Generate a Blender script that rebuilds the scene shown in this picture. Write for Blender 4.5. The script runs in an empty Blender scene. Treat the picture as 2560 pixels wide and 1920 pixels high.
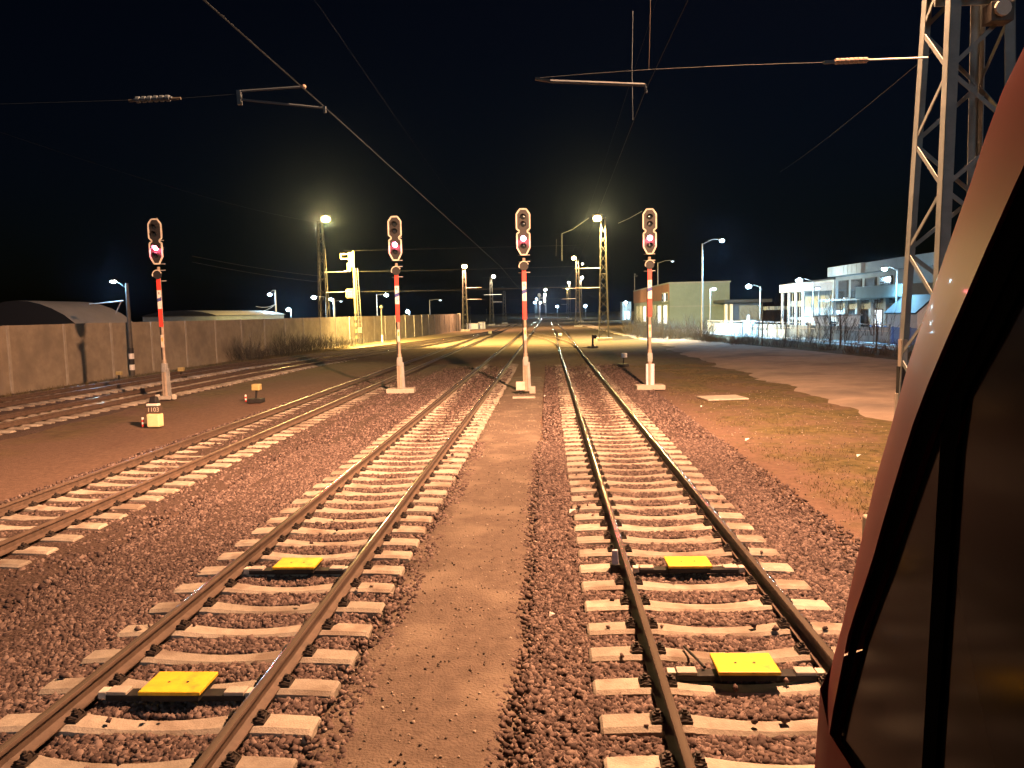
import bpy, math, random
import numpy as np
from mathutils import Vector, Matrix, noise as mn
random.seed(7); rng = np.random.default_rng(7)
S = bpy.context.scene
COL = S.collection
R = math.radians
# ------------------------------------------------------------------ camera
EYE = 3.22; FPX = 1921.0
psi, phi, rol = R(2.78), R(5.35), R(1.2)
f_ = Vector((-math.sin(psi)*math.cos(phi), math.cos(psi)*math.cos(phi), -math.sin(phi)))
r_ = Vector((math.cos(psi), math.sin(psi), 0))
u_ = r_.cross(f_)
rr = r_*math.cos(rol) - u_*math.sin(rol)
uu = u_*math.cos(rol) + r_*math.sin(rol)
CAMP = Vector((0, 0, EYE))
cd = bpy.data.cameras.new('camera'); cam = bpy.data.objects.new('camera', cd); COL.objects.link(cam)
m = Matrix.Identity(4)
for i, v in enumerate((rr, uu, -f_)):
    for j in range(3): m[j][i] = v[j]
m.translation = CAMP
cam.matrix_world = m
cd.sensor_fit = 'HORIZONTAL'; cd.sensor_width = 36; cd.lens = 36*FPX/2560
cd.clip_start = 0.05; cd.clip_end = 3000
S.camera = cam
def ray(px, py):
    d = f_ + rr*((px-1280)/FPX) + uu*((960-py)/FPX)
    return d
def G(px, py, z=0.0):
    d = ray(px, py); t = (z-EYE)/d.z; return CAMP + d*t
def D(px, py, Y):
    d = ray(px, py); t = Y/d.y; return CAMP + d*t
def XP(px, py, X):
    d = ray(px, py); t = X/d.x; return CAMP + d*t

# ------------------------------------------------------------------ materials
def new_mat(name):
    M = bpy.data.materials.new(name); M.use_nodes = True
    nt = M.node_tree; b = nt.nodes['Principled BSDF']
    return M, nt, b
def mat(name, c, c2=None, scale=6.0, rough=0.8, metal=0.0, bump=0.0, bscale=None, detail=6, coords='Object', spec=0.4, coat=0, rnd=0.0, stretch=None, c3=None, scale3=0.6):
    M, nt, b = new_mat(name)
    N = nt.nodes.new; L = nt.links.new
    b.inputs['Roughness'].default_value = rough; b.inputs['Metallic'].default_value = metal
    b.inputs['Specular IOR Level'].default_value = spec
    if coat: b.inputs['Coat Weight'].default_value = coat; b.inputs['Coat Roughness'].default_value = 0.06
    tc = N('ShaderNodeTexCoord'); src = tc.outputs[coords]
    if rnd:
        oi0 = N('ShaderNodeObjectInfo'); vm = N('ShaderNodeVectorMath'); vm.operation = 'MULTIPLY_ADD'; cx = N('ShaderNodeCombineXYZ')
        for q in range(3): L(oi0.outputs['Random'], cx.inputs[q])
        L(cx.outputs[0], vm.inputs[0]); vm.inputs[1].default_value = (37,53,71); L(src, vm.inputs[2]); src = vm.outputs[0]
    if stretch:
        mp = N('ShaderNodeMapping'); mp.inputs['Scale'].default_value = stretch; L(src, mp.inputs['Vector']); src = mp.outputs[0]
    if c2 is None: c2 = tuple(x*0.7 for x in c)
    nz = N('ShaderNodeTexNoise'); nz.inputs['Scale'].default_value = scale; nz.inputs['Detail'].default_value = detail; nz.inputs['Roughness'].default_value = .65
    L(src, nz.inputs['Vector'])
    cr = N('ShaderNodeValToRGB'); cr.color_ramp.elements[0].position = .35; cr.color_ramp.elements[1].position = .65
    cr.color_ramp.elements[0].color = (*c, 1); cr.color_ramp.elements[1].color = (*c2, 1)
    L(nz.outputs['Fac'], cr.inputs[0]); out = cr.outputs[0]
    if c3:
        n3 = N('ShaderNodeTexNoise'); n3.inputs['Scale'].default_value = scale3; n3.inputs['Detail'].default_value = 5; L(src, n3.inputs['Vector'])
        r3 = N('ShaderNodeValToRGB'); r3.color_ramp.elements[0].position = .5; r3.color_ramp.elements[1].position = .66
        r3.color_ramp.elements[0].color = (0,0,0,1); r3.color_ramp.elements[1].color = (1,1,1,1); L(n3.outputs['Fac'], r3.inputs[0])
        mx = N('ShaderNodeMix'); mx.data_type = 'RGBA'; L(r3.outputs[0], mx.inputs[0]); L(out, mx.inputs[6]); mx.inputs[7].default_value = (*c3, 1); out = mx.outputs[2]
    if rnd:
        oi = N('ShaderNodeObjectInfo'); mr = N('ShaderNodeMapRange'); mr.inputs[3].default_value = 1-rnd; mr.inputs[4].default_value = 1+rnd
        L(oi.outputs['Random'], mr.inputs[0])
        hs = N('ShaderNodeHueSaturation'); L(mr.outputs[0], hs.inputs['Value']); L(out, hs.inputs['Color']); out = hs.outputs[0]
    L(out, b.inputs['Base Color'])
    if bump:
        nb = N('ShaderNodeTexNoise'); nb.inputs['Scale'].default_value = bscale or scale*4; nb.inputs['Detail'].default_value = 5; L(src, nb.inputs['Vector'])
        bp = N('ShaderNodeBump'); bp.inputs['Strength'].default_value = bump; bp.inputs['Distance'].default_value = .03
        L(nb.outputs['Fac'], bp.inputs['Height']); L(bp.outputs[0], b.inputs['Normal'])
    return M
def emis(name, c, s):
    M, nt, b = new_mat(name)
    b.inputs['Base Color'].default_value = (*c, 1); b.inputs['Emission Color'].default_value = (*c, 1); b.inputs['Emission Strength'].default_value = s
    return M
def stone_mat(name, a, b_, c_):
    M, nt, b = new_mat(name); N = nt.nodes.new; L = nt.links.new
    g = N('ShaderNodeNewGeometry'); cr = N('ShaderNodeValToRGB')
    e = cr.color_ramp.elements; e[0].color = (*a, 1); e[1].color = (*c_, 1); k = e.new(.55); k.color = (*b_, 1)
    L(g.outputs['Random Per Island'], cr.inputs[0]); L(cr.outputs[0], b.inputs['Base Color']); b.inputs['Roughness'].default_value = .85
    b.inputs['Specular IOR Level'].default_value = .25
    return M
def gravel_mat(name, a, b_, vs=22.0, patch=None, bump=.8):
    """crushed stone: one shade per voronoi cell, bumped"""
    M, nt, b = new_mat(name); N = nt.nodes.new; L = nt.links.new
    tc = N('ShaderNodeTexCoord'); v = N('ShaderNodeTexVoronoi'); v.inputs['Scale'].default_value = vs; L(tc.outputs['Object'], v.inputs['Vector'])
    sx = N('ShaderNodeSeparateColor'); L(v.outputs['Color'], sx.inputs[0])
    cr = N('ShaderNodeValToRGB'); cr.color_ramp.elements[0].color = (*a, 1); cr.color_ramp.elements[1].color = (*b_, 1); L(sx.outputs[0], cr.inputs[0]); out = cr.outputs[0]
    nz = N('ShaderNodeTexNoise'); nz.inputs['Scale'].default_value = .5; nz.inputs['Detail'].default_value = 7; L(tc.outputs['Object'], nz.inputs['Vector'])
    rp = N('ShaderNodeValToRGB'); rp.color_ramp.elements[0].position = .42; rp.color_ramp.elements[1].position = .62; L(nz.outputs['Fac'], rp.inputs[0])
    mx = N('ShaderNodeMix'); mx.data_type = 'RGBA'; L(rp.outputs[0], mx.inputs[0]); L(out, mx.inputs[6]); mx.inputs[7].default_value = (*(patch or a), 1)
    L(mx.outputs[2], b.inputs['Base Color']); b.inputs['Roughness'].default_value = .9; b.inputs['Specular IOR Level'].default_value = .2
    bp = N('ShaderNodeBump'); bp.inputs['Strength'].default_value = bump; bp.inputs['Distance'].default_value = .03
    L(v.outputs['Distance'], bp.inputs['Height']); bp.invert = True; L(bp.outputs[0], b.inputs['Normal'])
    return M

M = {}
M['ballast'] = gravel_mat('ballast', (.045,.031,.028), (.105,.072,.063), 24, (.07,.047,.04))
M['stone'] = stone_mat('stone', (.05,.034,.033), (.10,.069,.063), (.20,.15,.135))
M['pebble'] = stone_mat('pebble', (.07,.055,.048), (.15,.12,.1), (.42,.36,.31))
M['path'] = mat('path', (.135,.10,.08), (.092,.067,.054), 7, .92, bump=.8, bscale=38, detail=10, c3=(.17,.132,.104), scale3=1.1)
M['road'] = mat('road', (.34,.27,.22), (.26,.205,.165), 1.2, .95, bump=.35, bscale=25, c3=(.17,.14,.12), scale3=.25)
M['concrete'] = mat('concrete', (.36,.325,.275), (.27,.24,.205), 9, .85, bump=.3, bscale=60, rnd=.22, c3=(.19,.15,.12), scale3=1.9)
M['slab'] = mat('slab', (.42,.38,.33), (.33,.3,.26), 5, .85, bump=.3)
M['rust'] = mat('rail_side', (.11,.074,.055), (.065,.043,.032), 7, .7, metal=.0, spec=.5)
M['railtop'] = mat('rail_head', (.42,.35,.28), (.30,.24,.19), 14, .14, metal=.75, stretch=(1,.06,1))
M['dullrailtop'] = mat('worn_rail_head', (.22,.165,.125), (.15,.11,.085), 14, .36, metal=.4, stretch=(1,.06,1))
M['clip'] = mat('clip_iron', (.045,.035,.03), (.03,.022,.02), 20, .6, metal=.3)
M['yellow'] = mat('yellow_plastic', (.78,.52,.03), (.66,.41,.025), 7, .5, bump=.05, c3=(.42,.27,.04), scale3=5)
M['cream'] = mat('cream_paint', (.85,.72,.42), (.78,.64,.36), 6, .5)
M['mustard'] = mat('faded_yellow_paint', (.20,.155,.05), (.14,.11,.035), 5, .7)
M['paleyellow'] = mat('faded_pale_yellow', (.42,.34,.15), (.34,.27,.11), 6, .6)
M['dark'] = mat('dark_metal', (.03,.028,.028), (.018,.017,.017), 8, .6, metal=.1, spec=.2)
M['black'] = mat('black_paint', (.016,.015,.016), (.012,.011,.012), 8, .6)
M['galv'] = mat('galvanised_steel', (.36,.36,.35), (.25,.25,.245), 5, .6, metal=.25, bump=.08)
M['armgrey'] = mat('dull_zinc', (.07,.095,.12), (.05,.07,.09), 6, .6)
M['mastgrey'] = mat('grey_painted_steel', (.22,.25,.255), (.16,.185,.19), 4, .6, metal=.1, bump=.1)
M['mastdark'] = mat('weathered_steel', (.085,.078,.066), (.05,.045,.04), 5, .65, metal=.2)
M['white'] = mat('white_paint', (.78,.76,.73), (.66,.63,.6), 5, .6)
M['offwhite'] = mat('weathered_white', (.62,.58,.5), (.45,.41,.36), 5, .7)
M['pipe'] = mat('lilac_pipe', (.66,.62,.74), (.58,.54,.64), 5, .5)
M['red'] = mat('red_sheet', (.72,.06,.045), (.62,.05,.04), 5, .45)
M['blue'] = mat('blue_sheet', (.05,.07,.3), (.05,.06,.25), 5, .5)
M['postgrey'] = mat('signal_post', (.36,.30,.24), (.26,.21,.17), 6, .65, metal=.1)
M['wall'] = mat('panel_concrete', (.31,.265,.205), (.23,.195,.15), 1.6, .9, bump=.3, bscale=12, c3=(.2,.17,.135), scale3=.5, rnd=.05)
M['wallpost'] = mat('post_concrete', (.36,.33,.28), (.28,.25,.21), 3, .9)
M['twig'] = mat('twig_bark', (.075,.062,.047), (.05,.042,.033), 3, .9, rnd=.3)
M['drygrass'] = mat('dry_grass', (.15,.115,.06), (.085,.07,.035), 1.2, .9, coords='Object')
M['trainred'] = mat('train_red', (.25,.024,.030), (.21,.020,.026), 2, .5, coat=.03, spec=.06)
M['trainblack'] = mat('rubber_seal', (.005,.005,.006), (.004,.004,.004), 8, 1.0, spec=0)
M['traingrey'] = mat('underframe_grey', (.06,.06,.065), (.04,.04,.045), 5, .7)
M['facade'] = mat('green_grey_cladding', (.165,.22,.22), (.14,.19,.19), .8, .7)
M['brownclad'] = mat('brown_cladding', (.24,.13,.09), (.19,.1,.07), 1.0, .7)
M['render'] = mat('pale_render', (.44,.50,.52), (.36,.42,.44), .7, .8)
M['greyclad'] = mat('grey_cladding', (.22,.25,.26), (.17,.2,.21), .8, .65)
M['palefence'] = mat('pale_fence_panel', (.6,.66,.68), (.44,.49,.51), 1.2, .8, stretch=(1,1,.25), c3=(.16,.18,.19), scale3=.9)
M['roofdark'] = mat('dark_roofing', (.05,.055,.06), (.035,.04,.045), 1, .7)
M['glassdark'] = mat('dark_window', (.015,.02,.025), (.012,.016,.02), 2, .12, spec=.6)
M['paleroof'] = mat('pale_roof_sheet', (.55,.5,.44), (.46,.42,.37), .5, .7)
M['pavement'] = mat('pavement', (.36,.36,.35), (.28,.28,.275), .8, .85)
M['asphalt'] = mat('asphalt', (.075,.075,.075), (.055,.055,.055), 2, .85)
M['bluefence'] = mat('blue_railing', (.12,.17,.36), (.1,.14,.3), 3, .6)
M['porcelain'] = mat('porcelain', (.30,.23,.19), (.22,.16,.13), 6, .3)
M['wire'] = mat('copper_wire', (.10,.085,.075), (.08,.07,.06), 8, .6, metal=.3)
M['linewire'] = mat('worn_wire', (.016,.023,.032), (.012,.018,.025), 8, .7, spec=.1)
M['paper'] = mat('paper', (.8,.78,.76), (.7,.68,.66), 8, .8)
M['lampwin'] = emis('lit_window', (.78,.88,1.0), 1.1)
M['lens_near'] = emis('near_lamp', (1.0,.56,.2), 25)
M['lens_sodium'] = emis('sodium_lamp', (1.0,.72,.24), 120)
M['lens_orange'] = emis('orange_lamp', (1.0,.56,.2), 220)
M['lens_cool'] = emis('led_lamp', (.5,.8,1.0), 500)
M['lens_cooldim'] = emis('led_lamp_dim', (.62,.8,1.0), 1.5)
M['lens_warmwhite'] = emis('warm_white_lamp', (1.0,.9,.66), 300)
M['lens_red'] = emis('red_signal_light', (1.0,.16,.24), 90)
def glass_mat():
    Mm, nt, b = new_mat('train_window'); b.inputs['Base Color'].default_value = (.014,.015,.018,1)
    b.inputs['Specular IOR Level'].default_value = .10; b.inputs['Specular Tint'].default_value = (.55,.75,1.0,1)
    N = nt.nodes.new; tc = N('ShaderNodeTexCoord'); nz = N('ShaderNodeTexNoise'); nz.inputs['Scale'].default_value = 5; nz.inputs['Detail'].default_value = 6
    nt.links.new(tc.outputs['Object'], nz.inputs['Vector']); mr = N('ShaderNodeMapRange'); mr.inputs[3].default_value = .05; mr.inputs[4].default_value = .2
    nt.links.new(nz.outputs['Fac'], mr.inputs[0]); nt.links.new(mr.outputs[0], b.inputs['Roughness'])
    return Mm
M['trainglass'] = glass_mat()
def ground_mat():
    Mm, nt, b = new_mat('soil'); N = nt.nodes.new; L = nt.links.new
    tc = N('ShaderNodeTexCoord'); P = tc.outputs['Object']
    sp = N('ShaderNodeSeparateXYZ'); L(P, sp.inputs[0])
    def nz(s, d=6):
        n = N('ShaderNodeTexNoise'); n.inputs['Scale'].default_value = s; n.inputs['Detail'].default_value = d; n.inputs['Roughness'].default_value = .65; L(P, n.inputs['Vector']); return n.outputs['Fac']
    def math_(op, a, b_):
        n = N('ShaderNodeMath'); n.operation = op
        for i, v in enumerate((a, b_)):
            if isinstance(v, (int, float)): n.inputs[i].default_value = v
            else: L(v, n.inputs[i])
        return n.outputs[0]
    def smooth(v, lo, hi):
        n = N('ShaderNodeMapRange'); n.interpolation_type = 'SMOOTHSTEP'; n.inputs[1].default_value = lo; n.inputs[2].default_value = hi; L(v, n.inputs[0]); return n.outputs[0]
    def ramp(v, p0, c0, p1, c1):
        n = N('ShaderNodeValToRGB'); n.color_ramp.elements[0].position = p0; n.color_ramp.elements[1].position = p1
        n.color_ramp.elements[0].color = (*c0, 1); n.color_ramp.elements[1].color = (*c1, 1); L(v, n.inputs[0]); return n.outputs[0]
    def mix(f, a, c):
        n = N('ShaderNodeMix'); n.data_type = 'RGBA'; L(f, n.inputs[0]); L(a, n.inputs[6]); L(c, n.inputs[7]); return n.outputs[2]
    fine = nz(9, 8); med = nz(1.1); big = nz(.22)
    soil = ramp(fine, .3, (.10,.063,.049), .7, (.17,.112,.088))
    grass = ramp(nz(3.5, 8), .35, (.055,.05,.022), .65, (.15,.115,.055))
    sand = ramp(nz(2.2, 7), .35, (.15,.108,.07), .65, (.09,.064,.042))
    x = math_('ADD', sp.outputs[0], math_('MULTIPLY', math_('SUBTRACT', med, .5), 5.0))
    y = math_('ADD', sp.outputs[1], math_('MULTIPLY', math_('SUBTRACT', med, .5), 26.0))
    gmask = smooth(x, 4.2, 6.2)
    patch = smooth(nz(.45, 7), .42, .58)
    gmask = math_('MULTIPLY', gmask, math_('ADD', math_('MULTIPLY', patch, .7), .3))
    c = mix(gmask, soil, grass)
    smask = math_('MULTIPLY', smooth(y, 36, 56), math_('ADD', math_('MULTIPLY', smooth(big, .35, .6), .5), .5))
    c = mix(smask, c, sand)
    g2 = math_('MULTIPLY', smooth(x, 5.0, 6.6), math_('MULTIPLY', patch, .85))
    c = mix(g2, c, grass)
    wv = math_('ADD', sp.outputs[0], math_('MULTIPLY', med, 2.0))
    lw = math_('SUBTRACT', 1.0, smooth(wv, -13.5, -11.5))
    c = mix(math_('MULTIPLY', lw, math_('MULTIPLY', smooth(big, .4, .6), .7)), c, grass)
    L(c, b.inputs['Base Color']); b.inputs['Roughness'].default_value = .95; b.inputs['Specular IOR Level'].default_value = .15
    bp = N('ShaderNodeBump'); bp.inputs['Strength'].default_value = .6; bp.inputs['Distance'].default_value = .03
    L(nz(26, 6), bp.inputs['Height']); L(bp.outputs[0], b.inputs['Normal'])
    return Mm
M['ground'] = ground_mat()

# ------------------------------------------------------------------ mesh helpers
class MB:
    def __init__(s): s.v = []; s.f = []; s.mi = []; s.mats = []
    def _m(s, m):
        if m not in s.mats: s.mats.append(m)
        return s.mats.index(m)
    def add(s, v, f, m=None):
        o = len(s.v); s.v += [tuple(p) for p in v]; k = s._m(m)
        for q in f: s.f.append(tuple(o+i for i in q)); s.mi.append(k)
        return s
    def box(s, c, d, m=None, rz=0, taper=1.0):
        cx, cy, cz = c; x, y, z = d[0]/2, d[1]/2, d[2]/2; ca, sa = math.cos(rz), math.sin(rz); v = []
        for sz in (-1, 1):
            t = taper if sz > 0 else 1
            for sx, sy in ((-1,-1),(1,-1),(1,1),(-1,1)):
                a, b = sx*x*t, sy*y*t; v.append((cx+a*ca-b*sa, cy+a*sa+b*ca, cz+sz*z))
        return s.add(v, [(3,2,1,0),(4,5,6,7),(0,1,5,4),(1,2,6,5),(2,3,7,6),(3,0,4,7)], m)
    def bar(s, p, q, w, h=None, m=None, up=(0,0,1)):
        p, q = Vector(p), Vector(q); h = h or w; d = (q-p).normalized(); U = Vector(up)
        if abs(d.dot(U)) > .98: U = Vector((0,1,0))
        a = d.cross(U).normalized(); b = a.cross(d)
        v = []
        for e in (p, q):
            for i, j in ((-1,-1),(1,-1),(1,1),(-1,1)): v.append(e + a*i*w/2 + b*j*h/2)
        return s.add(v, [(0,1,2,3),(7,6,5,4),(4,5,1,0),(5,6,2,1),(6,7,3,2),(7,4,0,3)], m)
    def tube(s, pts, r, n=8, m=None, r2=None):
        pts = [Vector(p) for p in pts]; v = []; f = []
        for i, p in enumerate(pts):
            d = (pts[min(i+1, len(pts)-1)] - pts[max(i-1, 0)]).normalized()
            U = Vector((0,0,1)) if abs(d.z) < .95 else Vector((0,1,0))
            a = d.cross(U).normalized(); b = a.cross(d); rad = r if r2 is None else r + (r2-r)*i/(len(pts)-1)
            for k in range(n):
                t = 2*math.pi*k/n; v.append(p + a*math.cos(t)*rad + b*math.sin(t)*rad)
        for i in range(len(pts)-1):
            for k in range(n): f.append((i*n+k, i*n+(k+1)%n, (i+1)*n+(k+1)%n, (i+1)*n+k))
        f.append(tuple(range(n))[::-1]); f.append(tuple((len(pts)-1)*n+k for k in range(n)))
        return s.add(v, f, m)
    def prism(s, poly, y0, y1, m=None, o=(0,0,0)):
        """poly in xz extruded along y"""
        n = len(poly); v = [(o[0]+a, o[1]+y0, o[2]+b) for a, b in poly] + [(o[0]+a, o[1]+y1, o[2]+b) for a, b in poly]
        f = [tuple(range(n)), tuple(range(2*n-1, n-1, -1))] + [(i, n+i, n+(i+1)%n, (i+1)%n) for i in range(n)]
        return s.add(v, f, m)
    def prismz(s, poly, z0, z1, m=None):
        n = len(poly); v = [(a, b, z0) for a, b in poly] + [(a, b, z1) for a, b in poly]
        f = [tuple(range(n))[::-1], tuple(range(n, 2*n))] + [(i, (i+1)%n, n+(i+1)%n, n+i) for i in range(n)]
        return s.add(v, f, m)
    def ball(s, c, r, m=None, n=10, sq=(1,1,1)):
        v = []; f = []; h = n//2+1
        for i in range(h+1):
            th = math.pi*i/h
            for k in range(n):
                a = 2*math.pi*k/n; v.append((c[0]+r*sq[0]*math.sin(th)*math.cos(a), c[1]+r*sq[1]*math.sin(th)*math.sin(a), c[2]+r*sq[2]*math.cos(th)))
        for i in range(h):
            for k in range(n): f.append((i*n+k, (i+1)*n+k, (i+1)*n+(k+1)%n, i*n+(k+1)%n))
        return s.add(v, f, m)
    def strip(s, A, B, m=None):
        n = len(A); return s.add(list(A)+list(B), [(i, i+1, n+i+1, n+i) for i in range(n-1)], m)
    def mesh(s, name):
        me = bpy.data.meshes.new(name); me.from_pydata(s.v, [], s.f)
        for mm in s.mats: me.materials.append(M[mm])
        me.polygons.foreach_set('material_index', s.mi); me.update(); return me
    def build(s, name, parent=None, loc=None, smooth=False, bevel=0, angle=40):
        me = s.mesh(name); o = bpy.data.objects.new(name, me); COL.objects.link(o)
        if loc is not None: o.location = loc
        if smooth:
            me.polygons.foreach_set('use_smooth', [True]*len(me.polygons)); 
            try: me.set_sharp_from_angle(angle=R(angle))
            except Exception: pass
        if bevel:
            bv = o.modifiers.new('bevel', 'BEVEL'); bv.width = bevel; bv.segments = 2; bv.limit_method = 'ANGLE'
        if parent is not None: o.parent = parent
        return o
def thing(name, label, cat, loc=(0,0,0), rz=0, group=None):
    o = bpy.data.objects.new(name, None); COL.objects.link(o); o.location = loc; o.rotation_euler = (0,0,rz); o.empty_display_size = .2
    return tag(o, label, cat, group)
def tag(o, label, cat, group=None, kind=None):
    if label: o['label'] = label
    if cat: o['category'] = cat
    if group: o['group'] = group
    if kind: o['kind'] = kind
    return o
def struct(o): o['kind'] = 'structure'; return o
def linkcopy(me, name, parent=None, loc=(0,0,0), rz=0):
    o = bpy.data.objects.new(name, me); COL.objects.link(o); o.location = loc; o.rotation_euler = (0,0,rz)
    if parent is not None: o.parent = parent
    return o
def text(s, size, name, parent, loc, rot, m, ext=.002):
    c = bpy.data.curves.new(name, 'FONT'); c.body = s; c.size = size; c.align_x = 'CENTER'; c.align_y = 'CENTER'; c.extrude = ext; c.materials.append(M[m])
    tmp = bpy.data.objects.new('lettering_curve', c); me = bpy.data.meshes.new_from_object(tmp); bpy.data.objects.remove(tmp)
    o = bpy.data.objects.new(name, me); COL.objects.link(o); o.parent = parent; o.location = loc; o.rotation_euler = rot; return o
def aimed(name, loc, target, col, power, parent, cone, rad=.25, blend=1.0):
    o = plight(name, loc, col, power, parent, rad, cone, None, blend)
    o.rotation_euler = (Vector(target)-Vector(loc)).to_track_quat('-Z','Y').to_euler(); return o
def plight(name, loc, col, power, parent=None, rad=.2, spot=None, rot=None, blend=.6):
    l = bpy.data.lights.new(name, 'SPOT' if spot else 'POINT'); l.color = col; l.energy = power; l.shadow_soft_size = rad
    if spot: l.spot_size = R(spot); l.spot_blend = blend
    o = bpy.data.objects.new(name, l); COL.objects.link(o); o.location = loc
    if rot: o.rotation_euler = rot
    if parent is not None: o.parent = parent
    return o
SOD = (1.0,.69,.22); ORG = (1.0,.50,.255); COOL = (.24,.64,1.0); WW = (1.0,.86,.6)

# ------------------------------------------------------------------ ground, roads, ballast
def gz(x, y):
    t = min(max((y-38)/22, 0), 1); t = t*t*(3-2*t)
    return -.07 + .11*t
xs_ = sorted(set([-900,-500,-250,-120,-70,-45] + [-30+i*.75 for i in range(81)] + [33,38,45,60,90,150,300,600,900]))
ys_ = sorted(set([-30,-15,-6] + [-2+i*.75 for i in range(100)] + [75+i*5 for i in range(26)] + [220,260,320,420,600,900,1400]))
v = []
for y in ys_:
    for x in xs_:
        z = gz(x, y) + .05*(mn.noise(Vector((x*.35, y*.35, 0)))) + .02*mn.noise(Vector((x*1.3, y*1.3, 3)))
        v.append((x, y, z))
nx = len(xs_); f = [(j*nx+i, j*nx+i+1, (j+1)*nx+i+1, (j+1)*nx+i) for j in range(len(ys_)-1) for i in range(nx-1)]
struct(MB().add(v, f, 'ground').build('ground', smooth=True))
def ribbon(name, m, left, right, y0, y1, dz, amp=.015, step=.4, nc=14, fade=6.0):
    """sheet between two functions x(y) laid just over the soil, sinking into it at its rims"""
    v = []; ys = np.arange(y0, y1+step, step)
    for y in ys:
        l, r = left(y), right(y)
        for k in range(nc+1):
            t = k/nc; x = l+(r-l)*t
            edge = min(t, 1-t)*2
            e = min(1, edge*5) * min(1, max(0, (y1-y)/fade))
            v.append((x, y, gz(x, y) - .08 + e*(.08 + dz) + amp*mn.noise(Vector((x*2.1, y*2.1, dz*9)))))
    n = nc+1; f = [(j*n+i, j*n+i+1, (j+1)*n+i+1, (j+1)*n+i) for j in range(len(ys)-1) for i in range(nc)]
    return struct(MB().add(v, f, m).build(name, smooth=True))
w = lambda y, a, s, k: a + s*mn.noise(Vector((k, y*.45, 0))) + s*.5*mn.noise(Vector((k+9, y*1.7, 0)))
ribbon('ballast_bed', 'ballast', lambda y: w(y,-.25,.15,1), lambda y: w(y,3.9,.35,2), -2, 50, .058, fade=16)
ribbon('ballast_bed', 'ballast', lambda y: w(y,-6.3,.3,3), lambda y: w(y,-1.75,.2,4), -2, 50, .056, fade=16)
ribbon('ballast_bed', 'ballast', lambda y: w(y,-10.0,.3,5), lambda y: w(y,-6.0,.3,6), 4, 52, .062)
ribbon('path', 'path', lambda y: w(y,-2.0,.14,7), lambda y: w(y,-.15,.12,8), -2, 42, .075, .012)
ribbon('dirt_road', 'road', lambda y: w(y,9.0,.7,11) + (1.0 if y>62 else 0) - max(0, y-70)*.03, lambda y: max(9.8, 24-(y-30)*.2) if y < 100 else 9.8, 14, 190, .085, .03, .5, 26, 20)

def gravel(name, n, gen, smin, smax, seed, m='stone'):
    g = np.random.default_rng(seed)
    ico = np.array([(x,y,z) for x in (-.62,.62) for y in (-.62,.62) for z in (-.62,.62)], float)
    F = np.array([(0,1,3),(0,3,2),(4,6,7),(4,7,5),(0,4,5),(0,5,1),(2,3,7),(2,7,6),(0,2,6),(0,6,4),(1,5,7),(1,7,3)])
    P = gen(g, n); n = len(P)
    sc = g.uniform(smin, smax, (n,1,1)) * g.uniform(.6,1.35,(n,1,3))
    V = (ico[None] + g.uniform(-.30,.30,(n,8,3)))*sc*1.15
    q = g.normal(size=(n,4)); q /= np.linalg.norm(q, axis=1, keepdims=True)
    a,b,c,d = q.T
    Rm = np.stack([1-2*(c*c+d*d),2*(b*c-a*d),2*(b*d+a*c),2*(b*c+a*d),1-2*(b*b+d*d),2*(c*d-a*b),2*(b*d-a*c),2*(c*d+a*b),1-2*(b*b+c*c)],1).reshape(n,3,3)
    V = np.einsum('nij,nkj->nki', Rm, V) + P[:,None,:]
    V = V.reshape(-1,3); FF = (F[None] + (np.arange(n)*8)[:,None,None]).reshape(-1)
    me = bpy.data.meshes.new(name); me.vertices.add(len(V)); me.vertices.foreach_set('co', V.ravel().astype(np.float32))
    nf = n*12; me.loops.add(nf*3); me.loops.foreach_set('vertex_index', FF.astype(np.int32)); me.polygons.add(nf)
    me.polygons.foreach_set('loop_start', np.arange(0, nf*3, 3, dtype=np.int32)); me.materials.append(M[m]); me.update(calc_edges=True); me.validate()
    o = bpy.data.objects.new(name, me); COL.objects.link(o); o['kind'] = 'stuff'; return o
T0, T1, T2 = 1.64, -3.16, -8.3
SP = .6; Y0S = {T0: .32, T1: .28, T2: .05}      # first sleeper offset per track
def sleeper_hit(x, y):
    h = np.zeros(len(x), bool)
    for tx in (T0, T1, T2):
        d = np.abs(((y - Y0S[tx]) / SP + .5) % 1 - .5)*SP
        h |= (np.abs(x-tx) < 1.32) & (d < .135)
        for s in (-1, 1): h |= np.abs(x-(tx+s*.7535)) < .06
    return h
def bed_z(x, y):
    n = np.array([mn.noise(Vector((a*.9, b*.9, 5))) for a, b in zip(x, y)])
    base = np.where(x < -6, -.02, -.005)
    near = np.minimum(np.minimum(np.abs(x-T0), np.abs(x-T1)), np.abs(x-T2))
    return base + .018*n + np.where(near > 1.5, -.03*(near-1.5), 0)
def gen_main(g, n):
    y = 3.4 + (19-3.4)*g.random(n)**1.5; x = np.where(g.random(n) < .5, g.uniform(-6.2, -1.55, n), g.uniform(-.5, 4.3, n))
    k = (x/np.maximum(y,.1) > -.86) & (x/np.maximum(y,.1) < .56)
    ed = np.minimum(np.minimum(np.abs(x+1.75), np.abs(x+.3)), 9)
    k &= ~((x > -2.0) & (x < -1.55) & (g.random(n) < .75)) & ~((x > -.5) & (x < -.22) & (g.random(n) < .75)) & ~((x > 3.4) & (g.random(n) < (x-3.4)))
    hit = sleeper_hit(x, y); rl = np.zeros(n, bool)
    for tx in (T0, T1, T2):
        for q in (-1, 1): rl |= np.abs(x-(tx+q*.7535)) < .13
    top = hit & ~rl & (g.random(n) < .0035); k &= ~hit | top; x, y, top = x[k], y[k], top[k]
    return np.stack([x, y, np.where(top, .07, bed_z(x, y))], 1)
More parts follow.
